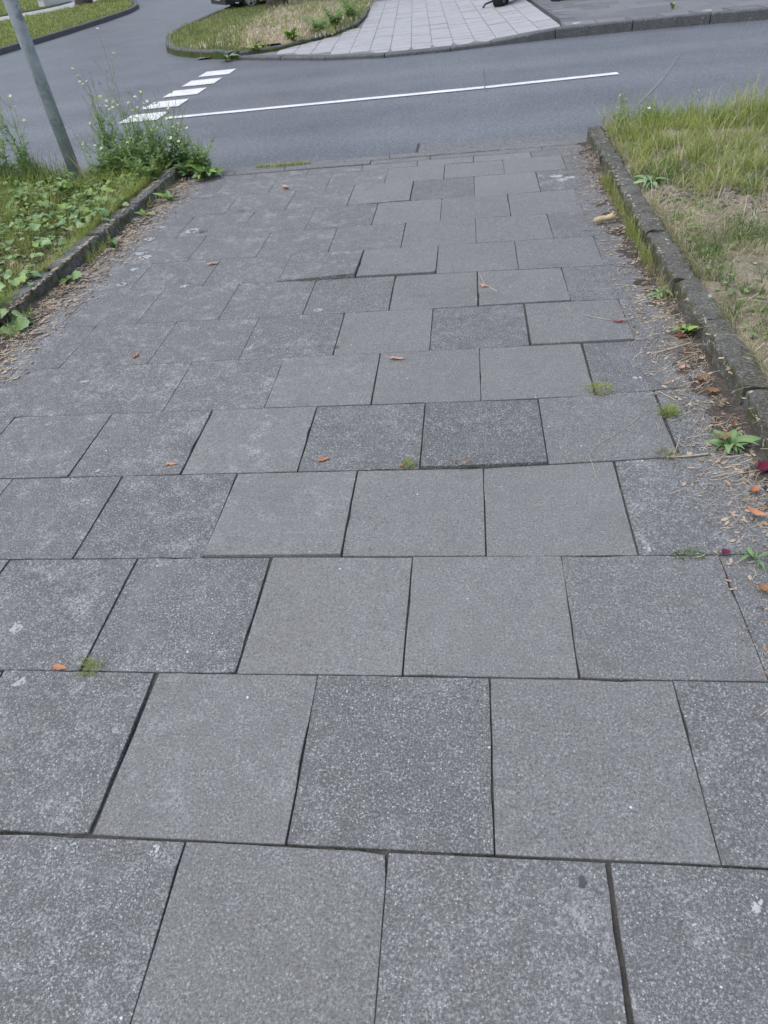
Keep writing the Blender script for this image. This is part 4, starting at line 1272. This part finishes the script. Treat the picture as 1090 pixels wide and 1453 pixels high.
for x, y, hgt, lab, ln in ((1.52, 6.42, .36, 'dark leaved weed at the corner of the right verge', 60), (2.18, 6.4, .38, 'thin weed with a seed head above the right verge grass', 14), (1.75, 6.45, .24, 'small grey green weed in the right verge grass', 40)):
    flower_plant('verge_weed', x, y, zr(x, y), hgt, 2, .06, lab, 'weeds in the right verge', ln, nf=2, flowers=('petal_white',), leaf_l=.08, cat='weed', low=.95)

# bent dry stems by the pole foot
for k, (x, y, h, dx, lab) in enumerate(((-3.42, 6.15, .22, -.10, 'bent pale dry stem at the right foot of the pole'), (-3.36, 6.05, .26, -.06, 'upright pale dry stem right of the pole foot'), (-3.72, 6.2, .30, -.22, 'leaning dry stem left of the pole foot'))):
    o = obj('bent_stalk', *tube([(0, 0, 0), (dx * .5, 0, h * .6), (dx, 0, h)], [.005, .004, .002], 5), M['stem_dry'], None, (x, y, zl(x, y)))
    tag(o, lab, 'stalk')

# ------------------------------------------------------------------ pole
pl = empty('steel_pole', (-3.56, 6.26, 0.03))
pl.rotation_euler = (R(0.3), R(-1.8), 0)
tag(pl, 'grey galvanised steel pole standing among weeds on the left verge', 'pole')
obj('shaft', *tube([(0, 0, -.1), (0, 0, 1.2), (0, 0, 3.4)], .056, 24), M['galv'], pl, smooth=True)
obj('cap', *tube([(0, 0, 3.4), (0, 0, 3.43), (0, 0, 3.46)], [.060, .058, .03], 20), M['black_plastic'], pl)
obj('collar', *tube([(0, 0, 0.02), (0, 0, 0.05)], .062, 20), M['galv'], pl)

# ------------------------------------------------------------------ far side of the road
def poly_face(name, pts, z0, z1, mat):
    return obj(name, *prism(pts, z0, z1), mat)
KZ = 0.105
# traffic island verge
isl = [(-6.40, 17.3), (-6.20, 16.7), (-5.75, 15.95), (-5.30, 15.45), (-4.70, 14.92), (-4.05, 14.42), (-3.35, 14.60), (-2.95, 15.15), (-2.45, 16.1), (-2.12, 17.2), (-2.10, 19), (-2.25, 21), (-2.5, 25), (-2.8, 30), (-7.6, 30), (-7.35, 25), (-7.2, 20.5), (-6.85, 18.6)]
def in_poly(x, y, P):
    c = False
    for (x0, y0), (x1, y1) in zip(P, P[1:] + P[:1]):
        if (y0 > y) != (y1 > y) and x < (x1 - x0) * (y - y0) / (y1 - y0) + x0:
            c = not c
    return c
def zi(x, y): return 0.075 + .03 * fbm(x, y, 1.2, 80)
struct(poly_face('verge_island', isl, -0.14, 0.07, M['verge_green']))
o = struct(obj('mulch_bed', *heightsheet(-5.0, -2.3, 14.9, 24.4, .16, lambda x, y: zi(x, y) + .05 * (1 if ((x + 3.75 + .06 * (y - 19)) / 1.15) ** 2 + ((y - 19.3) / 4.6) ** 2 < 1 + .25 * fbm(x, y, 1.1, 90) else -1.6)), M['mulch'], smooth=True))
run('kerb_island', [(-7.35, 25), (-7.2, 20.5), (-6.85, 18.6), (-6.40, 17.3), (-6.20, 16.7), (-5.75, 15.95), (-5.30, 15.45), (-4.70, 14.92), (-4.05, 14.42)], 0.13, -0.14, KZ, M['kerb_dark'], .8, 0.006, False, .025, .008, .003, 20)
run('kerb_island_inner', [(-3.98, 14.40), (-3.35, 14.60), (-2.95, 15.15), (-2.45, 16.1), (-2.12, 17.2), (-2.10, 19), (-2.25, 21), (-2.5, 25)], 0.10, -0.14, KZ - .01, M['kerb_dark'], .9, 0.008, False, .02, .008, .003, 21)

# far pavement edge kerb: lowered in the middle, rising to the right
fk = struct(empty('kerb_far', (0, 0, 0)))
edge = [(-4.02, 14.36, .03), (-3.1, 13.78, .028), (-2.2, 13.22, .025), (-1.15, 12.86, .025), (-.06, 12.86, .028), (.60, 12.99, .035), (1.62, 13.11, .115), (2.83, 13.15, .12), (4.0, 13.09, .12), (5.2, 12.95, .12), (6.4, 12.8, .12), (7.6, 12.65, .12), (8.8, 12.5, .12)]
for i, (a, b) in enumerate(zip(edge, edge[1:])):
    t = (Vector(b[:2]) - Vector(a[:2])).normalized() * .008
    stone((a[0] + t.x, a[1] + t.y), (b[0] - t.x, b[1] - t.y), .16, -.14, a[2], M['kerb_dark'], fk, .003, False, .02, z1b=b[2], seed=300 + i)
# pale slab pavement
pp = struct(poly_face('pavement_far', [(-3.9, 14.46), (-3.0, 13.95), (-2.15, 13.40), (-1.12, 13.04), (-.05, 13.04), (.6, 13.17), (1.70, 13.29), (1.80, 14.3), (1.67, 16.5), (1.49, 19.6), (1.1, 34), (-2.9, 34), (-2.6, 25), (-2.35, 21), (-2.2, 19), (-2.24, 17.3), (-2.55, 16.2), (-3.05, 15.28), (-3.42, 14.75)], -.15, .024, M['pale_joint']))
pal_poly = [(-3.85, 14.5), (-3.0, 13.98), (-2.15, 13.42), (-1.12, 13.05), (-.05, 13.05), (.6, 13.18), (1.72, 13.29), (1.79, 14.3), (1.66, 16.5), (1.48, 19.6), (1.1, 34), (-2.9, 34), (-2.65, 25), (-2.25, 21), (-2.1, 19), (-2.12, 17.2), (-2.45, 16.1), (-3.0, 15.15), (-3.42, 14.65)]
def clip(poly, P):      # clip convex quad against the (roughly convex) outline by pulling outside corners in
    c = Vector((sum(p[0] for p in poly) / 4, sum(p[1] for p in poly) / 4))
    if not in_poly(c.x, c.y, P): return None
    out = []
    for p in poly:
        p = Vector(p)
        if in_poly(p.x, p.y, P):
            out.append(p); continue
        lo, hi = 0.0, 1.0
        for _ in range(10):
            mid = (lo + hi) / 2
            q = c.lerp(p, mid)
            if in_poly(q.x, q.y, P): lo = mid
            else: hi = mid
        out.append(c.lerp(p, lo))
    return out
SL = -.056
def zfar(x, y):
    return .030 + .08 * min(1, max(0, (x + .056 * (y - 13.2) - .6) / 1.1))
cnt = 0
for j in range(30):
    y0 = 13.0 + j * .36
    for i in range(-9, 8):
        x0 = -.03 + i * .355
        q = []
        for (u, v) in ((.006, .006), (.349, .006), (.349, .353), (.006, .353)):
            yy = y0 + v
            q.append((x0 + u + SL * (yy - 13.5), yy))
        r = clip(q, pal_poly)
        if r is None or cnt >= 296: continue
        a = sum(((p.x * r[(k + 1) % 4].y) - (r[(k + 1) % 4].x * p.y)) for k, p in enumerate(r)) / 2
        if a < .02: continue
        cx, cy = sum(p.x for p in r) / 4, sum(p.y for p in r) / 4
        dz = rnd.uniform(-.003, .003)
        V = [(p.x - cx, p.y - cy, -.05) for p in r] + [(p.x - cx, p.y - cy, zfar(p.x, p.y) + dz) for p in r]
        o = obj('paving_slab', V, [(4, 5, 6, 7), (0, 1, 5, 4), (1, 2, 6, 5), (2, 3, 7, 6), (3, 0, 4, 7)], M['pale_slab'], pp, (cx, cy, 0))
        o['tone'] = rnd.uniform(0, .8)
        cnt += 1
rest = [(-2.65, 23.85), (1.33, 23.85), (1.08, 34), (-2.9, 34)]
struct(poly_face('pavement_beyond', rest, -.1, .034, M['pale_slab']))['tone'] = .4
# dark slab pavement to the right of it
dp = struct(poly_face('pavement_far_right', [(1.74, 13.30), (2.83, 13.32), (4.0, 13.26), (5.2, 13.12), (8.8, 12.67), (8.8, 16.3), (3.5, 17.0), (1.95, 17.3), (1.9, 24), (1.3, 24), (1.50, 19.6), (1.68, 16.5), (1.81, 14.3)], -.15, .105, M['dark_slab']))
dk_poly = [(1.76, 13.31), (2.83, 13.33), (4.0, 13.27), (5.2, 13.13), (8.8, 12.68), (8.8, 16.28), (3.5, 16.98), (1.95, 17.28), (1.69, 17.2), (1.70, 16.5), (1.82, 14.3)]
for i in range(-1, 12):
    for j in range(-2, 9):
        x0, y0 = 1.80 + i * .5 + (j % 2) * .25, 13.32 + j * .5
        rot = -.07
        q = []
        for u, v in ((.002, .002), (.498, .002), (.498, .498), (.002, .498)):
            q.append((x0 + u, y0 + v + rot * (x0 + u - 2)))
        r = clip(q, dk_poly)
        if r is None: continue
        ar = sum(((p.x * r[(k + 1) % 4].y) - (r[(k + 1) % 4].x * p.y)) for k, p in enumerate(r)) / 2
        if ar < .02: continue
        cx, cy = sum(p.x for p in r) / 4, sum(p.y for p in r) / 4
        dz = rnd.uniform(-.003, .003)
        dz *= .3
        V = [(p.x - cx, p.y - cy, -.05) for p in r] + [(p.x - cx, p.y - cy, .112 + dz) for p in r]
        o = obj('paving_slab', V, [(4, 5, 6, 7), (0, 1, 5, 4), (1, 2, 6, 5), (2, 3, 7, 6), (3, 0, 4, 7)], M['dark_slab'], dp, (cx, cy, 0))
        o['tone'] = rnd.uniform(0, .5)
        if (i, j) in ((0, 0), (4, 0)):
            obj('lichen_patch', *blob(rnd.uniform(.06, .11), rnd.uniform(.05, .08), .002, 900 + i), M['lichen'], o, (rnd.uniform(-.1, .1), rnd.uniform(-.1, .05), .113 + dz))
# planting bed and hedge
struct(poly_face('planting_bed', [(1.98, 17.36), (3.5, 17.06), (9, 16.35), (9, 24), (1.98, 24)], -.14, .13, M['bed_soil']))
def leaf_cloud(n, fn, s0, s1):
    V, F = [], []
    for _ in range(n):
        p = fn()
        d_ = Vector((rnd.gauss(0, 1), rnd.gauss(0, 1), rnd.gauss(0, 1))).normalized()
        e_ = d_.orthogonal().normalized()
        L = rnd.uniform(s0, s1)
        b = len(V)
        V += [p - d_ * L, p + e_ * L * .45, p + d_ * L, p - e_ * L * .45]
        F.append((b, b + 1, b + 2, b + 3))
    return [tuple(v) for v in V], F
hg = empty('hedge', (5.4, 18.6, .13))
tag(hg, 'dark low hedge in the planting bed across the road', 'hedge')
def hp():
    x = rnd.uniform(-3.3, 3.4)
    y0 = -1.05 - .11 * x
    t = rnd.random()
    return Vector((x, y0 + rnd.uniform(0, 1.0) + .25 * fbm(x, t, 1.5, 5), .12 + 1.0 * t + .12 * fbm(x, 0, 2, 6)))
obj('foliage', *leaf_cloud(6500, hp, .03, .06), M['hedge_leaf'], hg)['kind'] = 'stuff'
obj('stems', *join([tube([(x, -.55 - .11 * x, 0), (x + rnd.uniform(-.1, .1), -.5 - .11 * x, .9)], [.018, .006], 5) for x in [-3.2 + .28 * k for k in range(24)]]), M['bark'], hg)
n_ = 320
X = npr.uniform(2.0, 5.0, n_); Y = 17.32 - .12 * (X - 2) + npr.uniform(0.02, .35, n_)
blades('bed_weeds', X, Y, np.full(n_, .12), npr.uniform(.05, .22, n_), npr.uniform(.012, .03, n_), npr.uniform(.2, .9, n_), M['grass_dry'], label='weeds and dry grass along the planting bed edge', cat='weed')
for x, y, lab in ((2.55, 17.15, 'small bright weed at the left end of the planting bed edge'), (3.35, 17.0, 'small bright weed farther right along the planting bed edge'), (3.62, 14.05, 'green weed growing from the far pavement near the kerb')):
    rosette('rosette_weed', x, y, .12, 9, .2 if y > 16 else .1, ['bright_leaf'], lab, BL, (.5, 1.2))

# island grass and plants
def ok(X, Y, P):
    k = np.array([in_poly(a, b, P) for a, b in zip(X, Y)])
    return k
def mul_in(x, y): return ((x + 3.75 + .06 * (y - 19)) / 1.0) ** 2 + ((y - 19.3) / 4.2) ** 2 < 1
X, Y, cid = clumps(2300, 7, -7.5, -2.1, 14.5, 27.5, .07, lambda x, y: .10 if mul_in(x, y) else 1)
k = ok(X, Y, [(a * .985 - .06, b) for a, b in isl]); X, Y, cid = X[k], Y[k], cid[k]
blades('grass', X, Y, np.full(len(X), .06), npr.uniform(.05, .17, len(X)) * cid * np.where(Y > 21.5, .45, 1), npr.uniform(.008, .015, len(X)), npr.uniform(.2, .9, len(X)), M['grass_isl'], label='grass of the traffic island across the road', cat='grass')
X, Y, cid = clumps(1900, 7, -5.2, -2.3, 15.2, 26, .12, lambda x, y: 1 if mul_in(x, y) else .2)
blades('dry_grass', X, Y, np.full(len(X), .11), npr.uniform(.03, .10, len(X)) * cid, npr.uniform(.010, .018, len(X)), npr.uniform(.5, 1.3, len(X)), M['straw'], label='dry straw cover on the island below the tree', cat='grass')
for x, y, h, lab in ((-2.55, 17.0, .62, 'bushy weed at the inner kerb of the island'), (-2.35, 18.2, .72, 'bushy weed at the island edge, nearest the pale pavement'), (-2.75, 16.2, .4, 'lower bushy weed at the island corner')):
    flower_plant('island_weed', x, y, .08, h, 16, .5, lab, 'bushy weeds on the island', 520, nf=3, leaf_l=.13, cat='weed', low=.95)
rosette('rosette_weed', -3.15, 15.25, .08, 22, .22, ['bright_leaf'], 'bright leafy weed on the island kerb', BL, (.5, 1.2))
rosette('rosette_weed', -3.72, 14.55, .06, 8, .17, ['bright_leaf'], 'yellow green weed at the island tip beside the pale pavement', BL, (.5, 1.2))
rosette('rosette_weed', -4.25, 14.35, ROAD_Z, 12, .25, ['dock_leaf'], 'grey green weed in the road gutter at the island kerb', NL, (.4, 1.1))

X, Y, cid = clumps(420, 7, -5.2, -2.3, 15.2, 26, .10, lambda x, y: 1 if fbm(x, y, .9, 140) > .05 else .1)
blades('grass', X, Y, np.full(len(X), .10), npr.uniform(.05, .20, len(X)) * cid, npr.uniform(.008, .015, len(X)), npr.uniform(.3, 1.1, len(X)), M['grass_isl'], label='loose green tufts in the straw of the island', cat='grass')
# trees
def tree(x, y, h, r, label, seed, crown_r, zb=.05):
    e = empty('tree', (x, y, zb))
    tag(e, label, 'tree')
    r_ = random.Random(seed)
    P = [(0, 0, -.2), (0, 0, 0), (.02, 0, .25), (.0, .03, .8), (.06, .05, 2.0), (.1, .0, h * .45), (.0, .1, h * .75)]
    rr = [r * 1.5, r * 1.35, r * 1.08, r, r * .92, r * .7, r * .25]
    obj('trunk', *rough_up(tube(P, rr, 22, True), .03, 5), M['bark'], e, smooth=True)
    for k in range(7):
        a = k * .9 + r_.uniform(-.3, .3)
        z0 = h * r_.uniform(.32, .62)
        L = crown_r * r_.uniform(.6, .95)
        obj('limb', *tube([(.05, .02, z0), (math.cos(a) * L * .5, math.sin(a) * L * .5, z0 + L * .45), (math.cos(a) * L, math.sin(a) * L, z0 + L * .75)], [r * .42, r * .25, r * .08], 7), M['bark'], e, smooth=True)
    cl = []
    for k in range(46):
        d_ = Vector((r_.gauss(0, 1), r_.gauss(0, 1), r_.gauss(0, .8))).normalized() * crown_r * r_.uniform(.35, 1)
        cl.append((d_ + Vector((0, 0, h * .72)), r_.uniform(.4, .9)))
    def cp():
        c, s = r_.choice(cl)
        return c + Vector((r_.gauss(0, s * .5), r_.gauss(0, s * .5), r_.gauss(0, s * .4)))
    obj('crown', *leaf_cloud(7000, cp, .06, .12), M['tree_leaf'], e)['kind'] = 'stuff'
tree(-5.25, 23.9, 7.5, .27, 'brown tree trunk rising from the straw covered island', 5, 2.2)
tree(-17.4, 38.0, 8.0, .34, 'dark tree trunk on the far left verge across the side road', 9, 2.6)

# far left verge, path, lawn and low wall
fv = [(-12.0, 14.5), (-11.95, 20), (-11.9, 23), (-12.05, 27), (-12.35, 30.5), (-12.9, 32.6), (-14.0, 35.4), (-15.8, 38.6), (-18.2, 42.5), (-17.6, 40.2), (-17.0, 37.6), (-17.8, 34.4), (-18.7, 32.2), (-21, 27), (-26, 14.5)]
struct(poly_face('verge_far_left', fv, -.14, .07, M['verge_green']))
run('kerb_far_left', fv[:9], .14, -.14, .11, M['kerb_dark'], 1.4, .004, True, .025, .01, .002, 30)
struct(poly_face('footpath_far', [(-26.1, 14.5), (-21.1, 27), (-18.8, 32.2), (-17.9, 34.4), (-17.1, 37.6), (-17.7, 40.2), (-18.3, 42.5), (-19.9, 42.5), (-19.4, 39.5), (-19.6, 37.8), (-20.6, 35.4), (-23, 30), (-29, 14.5)], -.14, .05, M['pale_slab']))['tone'] = .3
struct(poly_face('lawn_far', [(-29.1, 14.5), (-23.1, 30), (-20.7, 35.4), (-19.7, 37.8), (-19.5, 39.5), (-20, 42.5), (-20, 90), (-80, 90), (-80, 14.5)], -.14, .08, M['verge_green']))
wl = empty('low_wall', (-20.3, 40.0, .06))
tag(wl, 'low white garden wall beside the far left footpath', 'wall')
obj('wall_body', *prism([(-.35, 0), (-.05, 0), (1.2, 7.0), (.9, 7.0)], -.1, .30, ), M['white_wall'], wl)
obj('coping', *prism([(-.39, -.03), (-.01, -.03), (1.24, 7.03), (.86, 7.03)], .303, .36), M['white_wall'], wl)
X, Y, cid = clumps(2600, 6, -19, -11.9, 17, 40, .10)
k = ok(X, Y, [(a - .12, b) for a, b in fv]); X, Y, cid = X[k], Y[k], cid[k]
blades('grass', X, Y, np.full(len(X), .06), npr.uniform(.04, .12, len(X)) * cid, npr.uniform(.018, .03, len(X)), npr.uniform(.3, 1.0, len(X)), M['grass_lush'], label='grass of the far left verge along the side road', cat='grass')
X, Y, cid = clumps(1800, 6, -34, -19.6, 28, 60, .14)
k = ok(X, Y, [(-29.2, 14.5), (-23.2, 30), (-20.8, 35.4), (-19.8, 37.8), (-20.9, 40), (-20.9, 90), (-80, 90), (-80, 14.5)]); X, Y = X[k], Y[k]
blades('grass', X, Y, np.full(len(X), .06), npr.uniform(.05, .2, len(X)), npr.uniform(.03, .05, len(X)), npr.uniform(.3, 1.0, len(X)), M['grass_lush'], label='lawn grass beyond the far left footpath', cat='grass')

# ------------------------------------------------------------------ parked car behind the island tree
def wheel(parent, name, x, y, r, wd, mat='rubber'):
    e = empty(name, (x, y, r))
    e.parent = parent
    def ring(prof, seg=28):
        V, F = [], []
        for i in range(seg):
            a = 2 * math.pi * i / seg
            for (q, yy) in prof:
                V.append((q * math.cos(a), yy, q * math.sin(a)))
        k = len(prof)
        for i in range(seg):
            for c in range(k):
                F.append((i * k + c, i * k + (c + 1) % k, ((i + 1) % seg) * k + (c + 1) % k, ((i + 1) % seg) * k + c))
        return V, F
    h = wd / 2
    obj('tyre', *ring([(r * .62, -h * .8), (r * .9, -h), (r * .98, -h * .8), (r, -h * .4), (r, h * .4), (r * .98, h * .8), (r * .9, h), (r * .62, h * .8)]), M['rubber'], e, smooth=True)
    rim = [ring([(r * .54, -h * .7), (r * .63, -h * .7), (r * .63, h * .7), (r * .54, h * .7)])]
    for k in range(6):
        a = k * math.pi / 3
        rim.append(tube([(0, 0, 0), (math.cos(a) * r * .58, -h * .3, math.sin(a) * r * .58)], [r * .10, r * .06], 6))
    rim.append(tube([(0, -h * .5, 0), (0, h * .5, 0)], r * .14, 12))
    obj('rim', *join(rim), M['steel'], e)
    return e
car = empty('parked_car', (-5.75, 26.95, ROAD_Z), R(32))
tag(car, 'dark parked car behind the tree at the top of the picture', 'car')
side = [(-2.02, .30), (-2.05, .50), (-1.98, .72), (-1.15, .92), (-.55, 1.38), (.2, 1.46), (1.15, 1.42), (1.75, 1.05), (1.98, .95), (2.02, .55), (1.98, .28)]
arch = []
def body():
    outl = side[::-1]
    bot = [(-2.02, .30)]
    for cx in (-1.28, 1.28):
        for i in range(9):
            a = math.pi - math.pi * i / 8
            bot.append((cx + .36 * math.cos(a), .24 + .38 * math.sin(a)))
    bot += [(1.98, .28)]
    poly = bot + [p for p in side[::-1][1:-1]]
    V, F = [], []
    n = len(poly)
    for yy, k in ((-.82, 1), (-.78, 1.0), (.78, 1), (.82, 1)):
        for x, z in poly:
            tz = max(0, (z - .9)) * .32
            y_ = yy - math.copysign(tz, yy)
            kk = .97 if abs(yy) > .8 else 1
            V.append((x * kk, y_, z))
    for q in range(3):
        for i in range(n):
            F.append((q * n + i, q * n + (i + 1) % n, (q + 1) * n + (i + 1) % n, (q + 1) * n + i))
    F.append(tuple(range(n))[::-1]); F.append(tuple(range(3 * n, 4 * n)))
    return V, F
obj('body', *body(), M['car_paint'], car)
for s in (-1, 1):
    for nm, q in (('window', [(-.95, .97), (-.5, 1.33), (.12, 1.39), (.12, .97)]), ('window', [(.20, .97), (.20, 1.39), (1.02, 1.35), (1.35, 1.05), (1.30, .97)])):
        y_ = lambda z: s * (.825 - max(0, z - .9) * .32 + .004)
        V = [(x, y_(z), z) for x, z in q] + [(x, y_(z) - s * .02, z) for x, z in q]
        k = len(q)
        obj(nm, V, [tuple(range(k)), tuple(range(k, 2 * k))] + [(i, (i + 1) % k, k + (i + 1) % k, k + i) for i in range(k)], M['car_glass'], car)
    obj('sill', *box(-.9, .9, s * .815 - .02, s * .815 + .02, .20, .30), M['black_plastic'], car)
    obj('headlight', *box(-2.03, -1.88, s * .62 - .14, s * .62 + .14, .60, .74), M['lamp_glass'], car)
    obj('tail_light', *box(1.93, 2.03, s * .66 - .12, s * .66 + .12, .70, .95), M['lamp_red'], car)
    obj('door_handle', *box(-.05, .10, s * .83 - .015, s * .83 + .015, .86, .89), M['black_plastic'], car)
    obj('mirror', *box(-.85, -.70, s * .93 - .09, s * .93 + .07, .94, 1.06), M['black_plastic'], car)
obj('windscreen', [(-1.10, -.72, .975), (-1.10, .72, .975), (-.60, .62, 1.375), (-.60, -.62, 1.375), (-1.13, -.72, .965), (-1.13, .72, .965), (-.63, .62, 1.372), (-.63, -.62, 1.372)], [(0, 1, 2, 3), (4, 7, 6, 5), (0, 3, 7, 4), (1, 5, 6, 2), (3, 2, 6, 7), (0, 4, 5, 1)], M['car_glass'], car)
obj('front_bumper', *box(-2.10, -1.80, -.80, .80, .22, .48), M['black_plastic'], car)
obj('rear_bumper', *box(1.80, 2.08, -.80, .80, .22, .48), M['black_plastic'], car)
obj('number_plate', *box(-2.115, -2.102, -.26, .26, .33, .43), M['white_wall'], car)
for x in (-1.28, 1.28):
    for s in (-1, 1):
        wheel(car, 'wheel', x, s * .72, .30, .19)

# ------------------------------------------------------------------ parked motor scooter on the pale pavement
mo = empty('motor_scooter', (.93, 17.95, .034), R(62))
tag(mo, 'black motor scooter parked on the pale pavement across the road', 'scooter')
wheel(mo, 'wheel', 0, 0, .24, .22)
wheel(mo, 'wheel', 1.25, 0, .22, .11)
obj('body', *join([tube([(-.25, 0, .58), (.0, 0, .52), (.35, 0, .48), (.55, 0, .34)], [.08, .17, .17, .10], 12), tube([(.5, 0, .26), (.75, 0, .24), (.98, 0, .30)], [.13, .14, .12], 10), tube([(.95, 0, .30), (1.06, 0, .62), (1.02, 0, .95)], [.15, .17, .10], 12)]), M['black_plastic'], mo, smooth=True)
obj('seat', *tube([(-.28, 0, .72), (.05, 0, .74), (.42, 0, .70)], [.07, .12, .10], 12), M['rubber'], mo, smooth=True)
obj('fork', *join([tube([(1.25, s * .09, .22), (1.12, s * .06, .62)], .025, 8) for s in (-1, 1)]), M['black_plastic'], mo)
obj('handlebar', *tube([(.98, -.33, 1.02), (1.02, -.12, 1.0), (1.02, .12, 1.0), (.98, .33, 1.02)], .016, 8), M['black_plastic'], mo)
obj('mudguard', *tube([(-.24, 0, .26), (-.18, 0, .42), (.0, 0, .48), (.2, 0, .42)], [.03, .06, .07, .06], 8), M['black_plastic'], mo)
obj('exhaust', *tube([(.35, -.14, .2), (.05, -.15, .22), (-.2, -.15, .27)], [.03, .05, .045], 10), M['black_plastic'], mo)
obj('engine', *rough_up(box(.02, .5, .02, .16, .12, .36), .0, 1), M['black_plastic'], mo)
obj('kickstand', *tube([(.25, .1, .2), (.14, .26, .12), (.06, .40, .08), (.02, .44, .005)], [.02, .02, .018, .025], 7), M['black_plastic'], mo)
obj('headlight', *tube([(1.12, 0, .84), (1.17, 0, .83)], [.09, .07], 14), M['lamp_glass'], mo)
